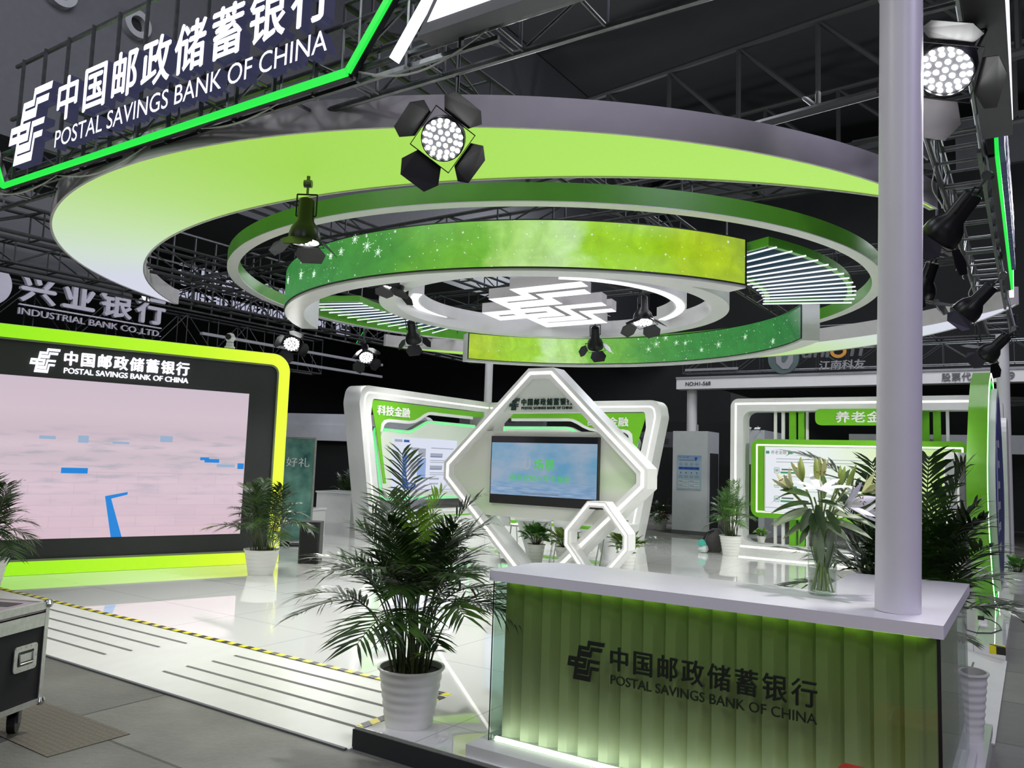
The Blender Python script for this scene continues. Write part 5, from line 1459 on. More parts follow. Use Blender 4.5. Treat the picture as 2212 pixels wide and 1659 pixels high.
# white booth portal with dark doorway at the left
t = thing('booth_portal', 'dim white booth portal with a dark doorway between the screen wall and the finance panels', 'booth', (-16.5, 13.2, 0), R(20))
b = MB(); fr = front()
b.ring(fr, fillet(rect(-3.2, 2.5, 0, 2.95), [0.02, 0.02, 0.25, 0.25], 6), fillet([(-2.4, 0.02), (0.80, 0.02), (0.80, 2.15), (-2.4, 2.15)], [0.01] * 4, 6), -0.5, 0.0); b.build('portal_wall', M['cool'], t)
b = MB(); b.ring(fr, fillet(rect(-2.9, 1.55, 0.02, 2.62), [0.01, 0.01, 0.12, 0.12], 5), fillet([(-2.4, 0.02), (0.80, 0.02), (0.80, 2.15), (-2.4, 2.15)], [0.01] * 4, 5), 0.0, 0.04); b.build('portal_relief', M['cool'], t)
b = MB(); b.fbox(fr, -2.4, 0.8, 0.02, 2.15, -0.55, -0.3); b.build('dark_doorway', M['black'], t)
# industrial bank booth at the far left
t = thing('booth_sign', 'unlit grey letters of another bank, INDUSTRIAL BANK CO.,LTD., above the screen wall', 'sign', (-17.0, 4.0, 4.4), PI / 2)
fr = front()
M['dull_letter'] = pm('dull_grey_letter', '#b4b2be', 0.5)
b = MB(); add_text(b, fr, '兴业银行', 0.0, 0.28, 3.25, 0.62, 0.10, 0.022, 1.25, (0, 0)); b.build('chinese_lettering', M['dull_letter'], t)
b = MB(); add_text(b, fr, 'INDUSTRIAL BANK CO.,LTD.', 0.0, -0.02, 3.22, 0.16, 0.06, 0.0, 1.0, (0, 0)); b.build('english_lettering', M['dull_letter'], t)
b = MB(); b.fbox(fr, 0.0, 3.22, 0.195, 0.225, 0.0, 0.06); b.build('ruling_line', M['dull_letter'], t)
b = MB(); b.prism(fr, [(-0.62 + 0.44 * a, 0.52 + 0.44 * c) for a, c in cv], 0.0, 0.08); b.build('round_logo', M['dull_letter'], t)
truss('truss', 'dark truss carrying the unlit grey bank letters at the far left', (-17.25, -2.0, 4.1), (-17.25, 12.5, 4.1), 0.4, 1.0, 0.9, False, mats=M['darksteel'])
for k, (y0, y1, z, lab) in enumerate(((7.6, 14.5, 4.18, 'lower pale strip running behind the top right of the screen wall'), (8.0, 14.5, 4.55, 'upper pale strip running behind the top right of the screen wall'))):
    tag(MB().box(-16.55, -16.45, y0, y1, z, z + 0.07).build('trim_strip', M['grey']), lab, 'strip')
tag(MB().tube([(-16.5, 7.6, 4.2), (-16.5, 7.0, 3.75)], 0.04, 6).build('trim_strip', M['grey']), 'short slanting pale strip meeting the lower pale strip above the screen wall', 'strip')
tag(MB().box(-19.5, -19.2, -4, 12, 0.0, 4.0).build('booth_wall', M['dark']), 'dark wall of the bank booth at the far left behind the screen wall', 'wall board')
tag(MB().box(-16.6, -16.35, -4, 6.2, 3.82, 3.96).build('trim_strip', M['grey']), 'pale ledge under the unlit grey bank letters', 'strip')

# ------------------------------------------------------------------ sitting area behind the diamond display
def chair(label, x, y, rz, first=[None]):
    if first[0] is None:
        t = thing('bar_chair', label, 'chair', (0, 0, 0))
        prof = []
        b = MB()
        n = 14
        vs = []
        for i in range(n + 1):
            a = i / n
            if a < 0.45:
                yy, zz = lerp(-0.20, 0.18, a / 0.45), 0.46 - 0.02 * math.sin(PI * a / 0.45)
            else:
                k = (a - 0.45) / 0.55
                yy, zz = 0.18 + 0.06 * math.sin(k * PI / 2) + 0.05 * k, 0.46 + 0.40 * k
            w_ = 0.215 - 0.05 * max(0, a - 0.6)
            for j in range(7):
                s = -1 + 2 * j / 6
                vs.append((s * w_, yy - (0.05 * s * s if a > 0.5 else 0), zz + (0.025 * s * s if a <= 0.5 else 0)))
        k0 = len(vs)
        vs2 = [(x_, y_ + 0.0, z_ - 0.012) if i < 7 * 7 else (x_, y_ + 0.012, z_) for i, (x_, y_, z_) in enumerate(vs)]
        fs = []
        for i in range(n):
            for j in range(6):
                q = [i * 7 + j, i * 7 + j + 1, (i + 1) * 7 + j + 1, (i + 1) * 7 + j]
                fs += [q, [k0 + m_ for m_ in q[::-1]]]
        b.add(vs + vs2, fs); b.build('seat_shell', M['white'], t, None, True)
        for sx_ in (-1, 1):
            for sy_ in (-1, 1):
                b = MB(); b.tube([(sx_ * 0.14, sy_ * 0.12, 0.45), (sx_ * 0.20, sy_ * 0.19, 0.0)], 0.011, 8); b.build('leg', M['chrome'], t, None, True)
        first[0] = t
    else:
        t = copy_tree(first[0])
    t.location = (x, y, PL); t.rotation_euler = (0, 0, rz); t['label'] = label; t['category'] = 'chair'; t['group'] = 'white shell chairs in the sitting area'
    return t
chair('white shell chair on thin chrome legs, behind the left of the diamond display', -7.25, 8.1, 2.6)
chair('white shell chair on thin chrome legs, between the white round tables', -5.95, 7.75, 0.7)
chair('white shell chair on thin chrome legs, behind the potted plant inside the small frame', -5.12, 7.62, 2.2)
chair('white shell chair farthest back in the sitting area, by the finance panels', -7.6, 9.7, 3.6)
def round_table(label, x, y, r):
    t = thing('round_table', label, 'table', (x, y, PL))
    b = MB(); b.lathe([(0.0, 0.70), (r, 0.70), (r, 0.725), (0.0, 0.726)], 36); b.build('table_top', M['white_gloss'], t, None, True)
    b = MB(); b.lathe([(0.10, 0.02), (0.045, 0.12), (0.04, 0.5), (0.10, 0.70)], 24); b.build('pedestal', M['white_gloss'], t, None, True)
    b = MB(); b.lathe([(0.24, 0.0), (0.235, 0.015), (0.1, 0.02)], 28); b.build('foot', M['white_gloss'], t, None, True)
round_table('small white round table behind the diamond display', -6.45, 8.75, 0.36)
round_table('white round table nearer the small eight-sided frame', -6.95, 9.7, 0.36)
# tall white draped counters behind, seen under the display panel
t = thing('white_bench', 'long white bench with a green line along the far left finance panels', 'bench', (-7.6, 10.45, PL))
b = MB(); b.box(-1.5, 1.6, -0.2, 0.2, 0.0, 0.42); b.build('bench_body', M['white'], t)
b = MB(); b.box(-1.5, 1.6, -0.206, -0.2005, 0.30, 0.36); b.build('green_line', M['green'], t)
b = MB(); b.box(-1.52, 1.62, -0.22, 0.2, 0.42, 0.45); b.build('bench_top', M['white'], t)
for (x, y, h, lab) in ((-6.62, 7.75, 0.95, 'white flaring stand behind the diamond display, nearer its left foot'), (-5.5, 8.35, 1.0, 'broad white flaring stand behind the diamond display, nearer its right foot')):
    b = MB(); b.lathe([(0.12, 0.0), (0.13, 0.1), (0.22, 0.35), (0.30, 0.65), (0.33, h - 0.35)], 28); tag(b.build('flaring_stand', M['white_gloss'], None, None, True, (x, y, PL)), lab, 'stand')
for (x, y, w, h, lab) in ((-11.5, 8.1, 0.8, 0.85, 'white low counter left of the finance panels, behind the palms'), (-11.3, 6.9, 0.5, 0.55, 'lower white block beside the white low counter at the left')):
    t = thing('low_counter', lab, 'counter', (x, y, PL), R(15))
    b = MB(); b.box(-w / 2, w / 2, -0.35, 0.35, 0, h - 0.03); b.build('counter_body', M['white'], t)
    b = MB(); b.box(-w / 2 - 0.02, w / 2 + 0.02, -0.37, 0.37, h - 0.03, h); b.build('counter_top', M['white_gloss'], t)

# ------------------------------------------------------------------ plants
def leaf_mat(name, c1, c2, rough=0.35):
    m, nt, b, out = new_mat(name)
    tc = nt.nodes.new('ShaderNodeTexCoord'); nz = nt.nodes.new('ShaderNodeTexNoise'); nz.inputs['Scale'].default_value = 7; nz.inputs['Detail'].default_value = 3
    nt.links.new(tc.outputs['Object'], nz.inputs['Vector'])
    rp = nt.nodes.new('ShaderNodeValToRGB'); e = rp.color_ramp.elements
    e[0].position = 0.35; e[0].color = lin(c1); e[1].position = 0.65; e[1].color = lin(c2)
    nt.links.new(nz.outputs['Fac'], rp.inputs[0]); nt.links.new(rp.outputs[0], b.inputs['Base Color'])
    b.inputs['Roughness'].default_value = rough
    b.inputs['Subsurface Weight'].default_value = 0.0
    return m
M['palm'] = leaf_mat('palm_leaf', '#1d3317', '#38561f', 0.32)
M['palm_stem'] = leaf_mat('palm_stem', '#2c3a1c', '#4c5a2a', 0.45)
M['palm_light'] = leaf_mat('young_palm_leaf', '#5d8a1e', '#86b431', 0.35)
M['lily_leaf'] = leaf_mat('lily_leaf', '#2f4a26', '#4f6d35', 0.32)
M['lily_pale'] = leaf_mat('pale_lily_leaf', '#7c8f6c', '#98a984', 0.4)
M['spath'] = leaf_mat('broad_leaf', '#3a6a28', '#5f9040', 0.35)
M['spath2'] = leaf_mat('olive_broad_leaf', '#5c7638', '#8ea653', 0.35)
M['petal'] = leaf_mat('white_petal', '#e9e6ee', '#f4f2f6', 0.4)
M['petal_green'] = leaf_mat('greenish_petal', '#cdd488', '#ecebc0', 0.4)
M['bud'] = leaf_mat('green_bud', '#8fa84a', '#b9c46c', 0.4)

def add_leaf(b, p, d, nrm, ln, w, sag=0.1, mi=0, seg=3, fold=0.0):
    """narrow blade from p along d, its flat facing nrm; sag bends its tip down"""
    d = d.normalized(); s = d.cross(nrm)
    s = s.normalized() if s.length > 1e-5 else d.orthogonal()
    k = len(b.v); prof = (0.35, 1.0, 0.75, 0.0) if seg == 3 else tuple(math.sin(PI * (0.08 + 0.92 * i / seg)) ** 0.8 for i in range(seg)) + (0.0,)
    for i in range(seg + 1):
        t = i / seg
        c = p + d * (ln * t) - Vector((0, 0, sag * ln * t * t))
        hw = w * 0.5 * prof[i]
        if fold:
            b.v += [tuple(c - s * hw + nrm * hw * fold), tuple(c), tuple(c + s * hw + nrm * hw * fold)]
        else:
            b.v += [tuple(c - s * hw), tuple(c + s * hw)]
    m_ = 3 if fold else 2
    for i in range(seg):
        for j in range(m_ - 1):
            b.f.append([k + i * m_ + j, k + i * m_ + j + 1, k + (i + 1) * m_ + j + 1, k + (i + 1) * m_ + j]); b.m.append(mi)

def frond(rnd, base, az, reach, height, arch, pairs, ll, w, bare=0.40, r0=0.007, young=False):
    """one feathered palm frond: petiole rising, rachis arching out, leaflets in two rows"""
    b = MB()
    h = Vector((math.cos(az), math.sin(az), 0)); up = Vector((0, 0, 1)); base = Vector(base)
    def pos(t):
        out = reach * (0.28 * t + 0.72 * t ** 2.2)
        return base + h * out + up * (height * (1.18 * t - 0.18 * t * t) - arch * max(0, t - 0.35) ** 2 * 1.9)
    N = 14
    b.tube([pos(i / N) for i in range(N + 1)], [lerp(r0, r0 * 0.25, i / N) for i in range(N + 1)], 5, 1, False)
    for i in range(pairs):
        f = (i + 0.5) / pairs
        t = lerp(bare, 1.0, f)
        p = pos(t); tg = (pos(min(1, t + 0.02)) - pos(t - 0.02)).normalized()
        sd = tg.cross(up)
        sd = sd.normalized() if sd.length > 0.05 else h.cross(up).normalized()
        nr = sd.cross(tg).normalized()
        ln = ll * (0.35 + 0.75 * math.sin(PI * min(0.98, 0.12 + 0.80 * f)) ** 0.8) * rnd.uniform(0.85, 1.12)
        for s in (-1, 1):
            fw = lerp(0.45, 1.25, f) + rnd.uniform(-0.12, 0.12)
            d = (sd * s + tg * fw + nr * rnd.uniform(0.05, 0.38)).normalized()
            add_leaf(b, p, d, (nr + sd * s * -0.35).normalized(), ln, w * rnd.uniform(0.8, 1.15), rnd.uniform(0.10, 0.42), 0)
    return b

def ribbed_pot(b, r0, r1, h, ribs=6):
    prof = [(0.0, 0.0), (r0 * 0.97, 0.0), (r0, 0.008)]
    n = ribs * 6
    for i in range(1, n + 1):
        t = i / n * 0.93
        prof.append((lerp(r0, r1, t) + 0.0026 * math.sin(t * ribs * 2 * PI / 0.93) * min(1, 4 * t), 0.008 + (h - 0.008) * t))
    prof += [(r1 + 0.004, h * 0.955), (r1 + 0.010, h * 0.975), (r1 + 0.009, h), (r1 - 0.006, h), (r1 - 0.010, h * 0.93), (r1 - 0.012, h * 0.90)]
    return b.lathe(prof, 36)

def palm(label, loc, pot, fronds, seed, group=None, mats=None, extra=()):
    """pot = (foot radius, rim radius, height); fronds = dict of ranges"""
    t = thing('potted_palm', label, 'potted plant', loc, 0, group)
    rnd = random.Random(seed)
    r0, r1, ph = pot
    b = MB(); ribbed_pot(b, r0, r1, ph); b.build('pot', M['pot'], t, None, True)
    b = MB(); b.lathe([(0.0, ph * 0.915), (r1 - 0.013, ph * 0.905)], 24); b.build('soil', M['soil'], t)
    n = fronds['n']
    for i in range(n):
        az = 2 * PI * (i * 0.381966) + rnd.uniform(-0.35, 0.35)
        f = (i + 0.5) / n                       # inner fronds stand, outer ones arch
        rr_ = r1 * 0.62 * math.sqrt(rnd.random())
        base = (rr_ * math.cos(az + 0.6), rr_ * math.sin(az + 0.6), ph * 0.91)
        hh = lerp(fronds['h'][1], fronds['h'][0], f) * rnd.uniform(0.88, 1.10)
        re = lerp(fronds['r'][0], fronds['r'][1], f) * rnd.uniform(0.8, 1.18)
        b = frond(rnd, base, az, re, hh, fronds['arch'] * lerp(0.45, 1.35, f) * rnd.uniform(0.8, 1.2), fronds['pairs'], fronds['ll'] * rnd.uniform(0.85, 1.1), fronds['w'], fronds.get('bare', 0.42) * rnd.uniform(0.9, 1.12), fronds.get('r0', 0.007))
        b.build('frond', mats or [M['palm'], M['palm_stem']], t)
    for (az, re, hh, ar, pr, ll, young) in extra:
        b = frond(rnd, (0.03 * math.cos(az), 0.03 * math.sin(az), ph * 0.91), R(az), re, hh, ar, pr, ll, fronds['w'], 0.4, 0.006)
        b.build('frond', [M['palm_light'], M['palm_stem']] if young else (mats or [M['palm'], M['palm_stem']]), t)
    return t

palm('big dark palm in a white ribbed pot left of the reception counter', (-2.63, -0.14, PL), (0.142, 0.192, 0.335),
     dict(n=40, h=(0.72, 1.06), r=(0.22, 0.72), arch=0.35, pairs=20, ll=0.26, w=0.0180, bare=0.50), 3,
     extra=((165, 0.24, 1.34, 0.05, 26, 0.25, False), (60, 0.18, 1.16, 0.1, 22, 0.2, True), (20, 0.34, 1.2, 0.2, 24, 0.24, False), (-75, 0.10, 0.98, 0.05, 18, 0.2, True), (-30, 0.36, 0.42, 0.25, 16, 0.16, False), (-20, 0.30, 0.20, 0.02, 10, 0.10, True), (200, 0.30, 0.28, 0.1, 9, 0.10, False)))
palm('palm in a white ribbed pot before the right end of the lime screen wall', (-7.98, 3.16, PL), (0.16, 0.225, 0.325),
     dict(n=28, h=(0.5, 1.08), r=(0.15, 0.60), arch=0.35, pairs=20, ll=0.22, w=0.018), 8)
palm('palm at the left edge of the view before the middle of the screen wall', (-8.95, 0.25, PL), (0.17, 0.235, 0.34),
     dict(n=22, h=(0.5, 1.05), r=(0.15, 0.58), arch=0.35, pairs=18, ll=0.22, w=0.018), 9)
palm('feathery green palm in a plain white pot by the left foot of the pension display', (-4.19, 10.75, PL), (0.14, 0.20, 0.36),
     dict(n=34, h=(0.55, 1.12), r=(0.08, 0.42), arch=0.30, pairs=18, ll=0.17, w=0.013), 12, mats=[leaf_mat('fresh_palm_leaf', '#2f5a20', '#5c8c34', 0.4), M['palm_stem']])
palm('large spreading palm behind the reception counter right of the vase', (-0.17, 1.95, PL), (0.17, 0.22, 0.36),
     dict(n=30, h=(0.75, 1.40), r=(0.22, 0.66), arch=0.30, pairs=23, ll=0.31, w=0.028, bare=0.36, r0=0.009), 21,
     extra=((175, 0.95, 0.62, 0.35, 24, 0.27, False), (168, 0.78, 1.78, 0.50, 24, 0.30, False), (190, 0.8, 0.95, 0.3, 24, 0.27, False), (205, 0.95, 0.72, 0.42, 20, 0.28, False), (80, 0.5, 0.50, 0.30, 18, 0.22, False), (62, 0.55, 0.42, 0.35, 16, 0.2, False)))
palm('dim palm in the shade before the white booth portal', (-13.9, 10.7, 0.0), (0.16, 0.22, 0.36),
     dict(n=20, h=(0.6, 1.15), r=(0.12, 0.5), arch=0.35, pairs=16, ll=0.22, w=0.02), 25)
palm('dim palm far behind the right corner of the diamond display', (-8.0, 16.6, 0.0), (0.14, 0.2, 0.3),
     dict(n=12, h=(0.3, 0.6), r=(0.12, 0.45), arch=0.3, pairs=14, ll=0.2, w=0.02), 27)

def broad_plant(label, loc, pot, n, ll, w, spread, seed, mats, group=None):
    t = thing('potted_plant', label, 'potted plant', loc, 0, group)
    rnd = random.Random(seed)
    r0, r1, ph = pot
    b = MB(); ribbed_pot(b, r0, r1, ph, 5); b.build('pot', M['pot'], t, None, True)
    b = MB(); b.lathe([(0.0, ph * 0.92), (r1 - 0.012, ph * 0.905)], 20); b.build('soil', M['soil'], t)
    b = MB()
    for i in range(n):
        az = i * 2.399 + rnd.uniform(-0.3, 0.3)
        f = (i + 0.5) / n
        el = lerp(1.35, 0.15, f ** 0.8) + rnd.uniform(-0.15, 0.15)
        d = Vector((math.cos(az) * math.cos(el), math.sin(az) * math.cos(el), math.sin(el)))
        base = Vector((0.03 * math.cos(az), 0.03 * math.sin(az), ph * 0.9))
        st = spread * rnd.uniform(0.55, 1.0)
        mid = base + Vector((0, 0, st * 0.45)) + d * st * 0.5
        b.tube([base, (base + mid) / 2 + Vector((0, 0, 0.01)), mid], 0.0028, 4, 1, False)
        nr = (Vector((0, 0, 1)) - d * d.z * 0.8 + Vector((rnd.uniform(-.3, .3), rnd.uniform(-.3, .3), 0))).normalized()
        add_leaf(b, mid, d + Vector((0, 0, 0.1)), nr, ll * rnd.uniform(0.7, 1.15), w * rnd.uniform(0.8, 1.15), rnd.uniform(0.1, 0.55), 0, 6, 0.25)
    b.build('foliage', mats, t, None, True)
    return t
G2 = 'small leafy plants in white pots before the sitting area'
broad_plant('leafy plant in a white pot, leftmost of the three behind the diamond display', (-6.12, 7.02, PL), (0.10, 0.145, 0.29), 54, 0.25, 0.11, 0.27, 1, [M['spath'], M['palm_stem']], G2)
broad_plant('olive green leafy plant in a white pot just left of the small eight-sided frame', (-5.62, 7.05, PL), (0.10, 0.145, 0.29), 52, 0.23, 0.105, 0.25, 2, [M['spath2'], M['palm_stem']], G2)
broad_plant('olive green leafy plant in a white pot seen through the small eight-sided frame', (-4.58, 7.08, PL), (0.10, 0.145, 0.29), 54, 0.23, 0.105, 0.26, 4, [M['spath2'], M['palm_stem']], G2)
broad_plant('little creeping plant in a small pot on the sill of the pension display', (-3.93, 11.82, 0.31), (0.06, 0.085, 0.13), 30, 0.12, 0.075, 0.12, 5, [leaf_mat('fresh_broad_leaf', '#5c9030', '#86b24c', 0.4), M['palm_stem']])
broad_plant('bright leafy plant low behind the reception counter beside the large palm', (-0.12, 1.52, PL), (0.12, 0.16, 0.62), 34, 0.20, 0.05, 0.26, 6, [leaf_mat('bright_blade_leaf', '#3d6a24', '#6f9a3c', 0.35), M['palm_stem']])
broad_plant('dark creeping plant at the outer side of the round green panel', (0.30, 9.3, PL), (0.10, 0.13, 0.3), 34, 0.14, 0.08, 0.2, 7, [M['spath'], M['palm_stem']])

# ------------------------------------------------------------------ vase of lilies on the counter
VX, VY, VZ = -0.37, 0.27, 1.10
M['vase_glass'] = glass('clear_vase_glass', '#fafcfb')
M['water'] = glass('vase_water', '#f6faf6')
t = thing('glass_vase', 'tall clear glass vase half filled with water on the reception counter beside the white post', 'vase', (VX, VY, VZ))
b = MB(); b.lathe([(0.0, 0.0005), (0.060, 0.001), (0.066, 0.008), (0.0675, 0.05), (0.068, 0.315), (0.0655, 0.315), (0.0645, 0.05), (0.060, 0.016), (0.0, 0.014)], 40); b.build('glass_body', M['vase_glass'], t, None, True)
b = MB(); b.lathe([(0.0, 0.0155), (0.059, 0.0175), (0.063, 0.05), (0.064, 0.14), (0.0, 0.14)], 36); b.build('water', M['water'], t, None, True)
lil = thing('lily_bouquet', 'bouquet of white lilies and green buds standing in the glass vase', 'flowers', (VX, VY, VZ))
rnd = random.Random(4)
CAMR = Vector((0.836, -0.549, 0))
def bpt(px, py, dep=0.0):
    """bouquet-local point from sideways offset (in hundredths of a metre), height and depth"""
    return Vector((math.cos(R(-10)) * px * 0.01, math.sin(R(-10)) * px * 0.01, py * 0.01)) + Vector((0.35, 0.93, 0)).normalized() * dep * 0.01
def petal(b, p, d, out, ln, w, curl, mi=0, n=7):
    d, out = d.normalized(), out.normalized()
    s = d.cross(out).normalized(); k = len(b.v)
    q, c = Vector(p), d.copy()
    for i in range(n + 1):
        f = i / n
        hw = w * 0.5 * (math.sin(PI * (0.10 + 0.88 * f)) ** 0.75)
        nn = s.cross(c).normalized()
        b.v += [tuple(q - s * hw + nn * hw * 0.35), tuple(q), tuple(q + s * hw + nn * hw * 0.35)]
        c = (c + out * (curl / n)).normalized()
        q = q + c * (ln / n)
    for i in range(n):
        for j in range(2):
            b.f.append([k + i * 3 + j, k + i * 3 + j + 1, k + (i + 1) * 3 + j + 1, k + (i + 1) * 3 + j]); b.m.append(mi)
def stem_to(b, p, mi=0):
    p = Vector(p)
    foot = Vector((-p.x * 0.28 + rnd.uniform(-.02, .02), -p.y * 0.28 + rnd.uniform(-.02, .02), 0.02))
    r_ = math.hypot(foot.x, foot.y)
    if r_ > 0.05: foot.x *= 0.05 / r_; foot.y *= 0.05 / r_
    neck = Vector((p.x * 0.12, p.y * 0.12, 0.31))
    pts = [foot, foot.lerp(neck, 0.5), neck, neck.lerp(p, 0.5) + Vector((0, 0, 0.03)), p]
    b.tube(pts, 0.0048, 6, mi)
stems = MB()
def open_lily(c, axis, ln, w, curl, mat, spread=0.75):
    b = MB(); axis = Vector(axis).normalized(); a = axis.orthogonal().normalized(); e_ = axis.cross(a)
    for k in range(6):
        q = 2 * PI * k / 6 + 0.3
        o_ = a * math.cos(q) + e_ * math.sin(q)
        petal(b, Vector(c) + o_ * 0.004, axis + o_ * (spread * (0.8 if k % 2 else 1.0)), o_ - axis * 0.35, ln * (1.0 if k % 2 else 0.93), w * (1.0 if k % 2 else 0.75), curl)
    f = b.build('lily_flower', mat, lil, None, True)
    b = MB()
    for k in range(5):
        q = 2 * PI * k / 5
        o_ = a * math.cos(q) + e_ * math.sin(q)
        tip = Vector(c) + axis * ln * 0.62 + o_ * 0.018
        b.tube([Vector(c) + axis * 0.02, tip], 0.0012, 4, 0); b.tube([tip - o_ * 0.007, tip + o_ * 0.007], 0.0022, 5, 1)
    b.build('stamens', [M['bud'], pm('rust_anther', '#6e3a1c', 0.7)], f)
    stem_to(stems, Vector(c))
def bud(c, tip, r_, mat, name='lily_bud'):
    c, tip = Vector(c), Vector(tip)
    b = MB(); n = 9
    b.tube([c.lerp(tip, i / n) for i in range(n + 1)], [max(0.0012, r_ * math.sin(PI * (0.10 + 0.86 * (i / n) ** 0.85)) ** 0.9) for i in range(n + 1)], 9)
    b.build(name, mat, lil, None, True)
    stem_to(stems, c)
# fully open white lily, two opening yellow-green ones at the left, two at the right, six buds
open_lily(bpt(3.0, 51.0, -6), (0.10, -0.30, 0.95), 0.155, 0.050, 2.1, M['petal'], 0.62)
open_lily(bpt(-14, 50, -2), (-0.55, -0.25, 0.85), 0.125, 0.034, 0.35, M['petal_green'], 0.36)
open_lily(bpt(-12.5, 56, 4), (-0.35, 0.1, 0.95), 0.105, 0.030, 0.20, M['petal_green'], 0.22)
open_lily(bpt(-1.5, 58, 3), (0.02, 0.1, 1.0), 0.10, 0.030, 0.15, M['petal_green'], 0.18)
open_lily(bpt(13.5, 44.5, -3), (0.95, -0.35, 0.35), 0.145, 0.050, 0.6, M['petal'], 0.5)
open_lily(bpt(17.5, 40.5, 4), (0.9, 0.1, 0.15), 0.11, 0.036, 0.4, M['petal'], 0.42)
open_lily(bpt(16, 51, 8), (0.7, 0.5, 0.6), 0.11, 0.034, 0.4, M['petal_green'], 0.4)
bud(bpt(-10, 55.5, 0), bpt(-10.8, 67.5, 0), 0.0165, M['bud'])
bud(bpt(-1.6, 55.5, -1), bpt(-2.6, 67.5, -1), 0.0150, M['bud'])
bud(bpt(8.5, 54.5, 2), bpt(9.8, 63.5, 3), 0.0115, M['bud'])
bud(bpt(13.2, 53, -2), bpt(18.0, 64.5, -2), 0.0125, M['bud'])
bud(bpt(-18, 50.5, 2), bpt(-23.5, 55.5, 3), 0.010, M['bud'])
bud(bpt(5, 57, 7), bpt(4.8, 64, 8), 0.010, M['bud'])
# leaves: (start, direction, length, width, sag, pale)
for (p, d, ln, w, sag, pale) in (
        (bpt(-5, 45, -3), (-0.9, 0.1, -0.10), 0.20, 0.045, 0.25, 0), (bpt(-6, 49, -4), (-0.95, 0.2, 0.22), 0.20, 0.030, 0.55, 0), (bpt(-4, 42, -5), (-0.85, 0.2, -0.25), 0.22, 0.050, 0.2, 1),
        (bpt(-3, 48, -6), (-0.8, 0.2, 0.30), 0.17, 0.050, 0.2, 0), (bpt(-5, 44, 0), (-1.0, 0.4, 0.05), 0.26, 0.040, 0.35, 0), (bpt(-4, 40, -6), (-0.7, -0.2, -0.15), 0.16, 0.055, 0.3, 1),
        (bpt(2, 46, -7), (0.9, -0.3, 0.10), 0.16, 0.036, 0.5, 0), (bpt(1, 44, -6), (0.25, -0.3, -0.8), 0.15, 0.048, 0.0, 0), (bpt(-2, 42, -6), (-0.30, -0.3, -0.85), 0.13, 0.045, 0.0, 0),
        (bpt(5, 42, -5), (0.5, -0.2, -0.75), 0.14, 0.044, 0.0, 0), (bpt(5, 40, -2), (0.9, 0.0, 0.05), 0.24, 0.040, 0.35, 1), (bpt(4, 37, -4), (0.95, -0.1, -0.05), 0.22, 0.046, 0.3, 1),
        (bpt(6, 46, 2), (0.9, 0.2, 0.25), 0.22, 0.034, 0.35, 0), (bpt(8, 50, 3), (0.95, 0.3, 0.15), 0.20, 0.030, 0.25, 0), (bpt(3, 36, -5), (0.8, -0.3, -0.25), 0.14, 0.046, 0.3, 1),
        (bpt(-3, 36, -4), (-0.75, -0.1, -0.35), 0.15, 0.042, 0.25, 1), (bpt(-6, 41, 3), (-0.9, 0.5, 0.0), 0.24, 0.034, 0.45, 0), (bpt(0, 40, -7), (0.1, -0.5, -0.7), 0.12, 0.050, 0.0, 0),
        (bpt(-1.5, 47, 4), (-0.1, 0.4, 0.8), 0.16, 0.04, 0.1, 0), (bpt(3, 50, 6), (0.35, 0.4, 0.8), 0.17, 0.03, 0.1, 0), (bpt(-9, 47, 5), (-0.6, 0.6, 0.4), 0.2, 0.036, 0.3, 0),
        (bpt(-3, 34, -6), (-0.35, -0.3, -0.9), 0.11, 0.03, 0.0, 0), (bpt(9, 44, 5), (0.8, 0.6, 0.1), 0.22, 0.036, 0.35, 0)):
    b = MB(); d = Vector(d).normalized(); nr = (Vector((0.25, -0.6, 0.75)) - d * d.dot(Vector((0.25, -0.6, 0.75)))).normalized()
    add_leaf(b, Vector(p), d, nr, ln, w, sag, 0, 8, 0.22)
    b.build('leaf', M['lily_pale'] if pale else M['lily_leaf'], lil, None, True)
for k in range(6):
    stem_to(stems, bpt(rnd.uniform(-8, 8), rnd.uniform(38, 48), rnd.uniform(-5, 6)))
stems.build('stems', leaf_mat('lily_stem', '#7d9550', '#9fb06c', 0.4), lil, None, True)
b = MB()
for k in range(7):
    a = k * 2.4
    d = Vector((math.cos(a) * 0.25, math.sin(a) * 0.25, 1)).normalized()
    add_leaf(b, Vector((0.022 * math.cos(a), 0.022 * math.sin(a), 0.10 + 0.02 * (k % 3))), d, Vector((math.cos(a), math.sin(a), 0)), 0.20, 0.035, 0.0, 0, 6, 0.2)
b.build('inner_leaves', M['lily_pale'], lil, None, True)

# ------------------------------------------------------------------ flight case at the left edge
fc = thing('flight_case', 'black flight case with aluminium edges and recessed handle on casters', 'case', (-4.55, -1.30, 0), R(114))
Lc, Wc, z0, z1 = 0.85, 0.62, 0.155, 0.755
b = MB(); b.box(-Lc + 0.006, -0.006, 0.006, Wc - 0.006, z0 + 0.006, z1 - 0.10); b.build('body', M['blackmatte'], fc)
b = MB(); b.box(-Lc + 0.006, -0.006, 0.006, Wc - 0.006, z1 - 0.055, z1 - 0.004); b.build('lid', pm('mauve_grey_lid', '#8d7f85', 0.5), fc)
b = MB()
def angle_bar(x0, x1, y0, y1, z0_, z1_): b.box(x0, x1, y0, y1, z0_, z1_)
for (z_, zz) in ((z0, z0 + 0.032), (z1 - 0.14, z1 - 0.062), (z1 - 0.042, z1)):
    b.box(-Lc, 0.0, -0.002, 0.006, z_, zz); b.box(-Lc, 0.0, Wc - 0.006, Wc + 0.002, z_, zz)
    b.box(-0.006, 0.002, 0, Wc, z_, zz); b.box(-Lc - 0.002, -Lc + 0.006, 0, Wc, z_, zz)
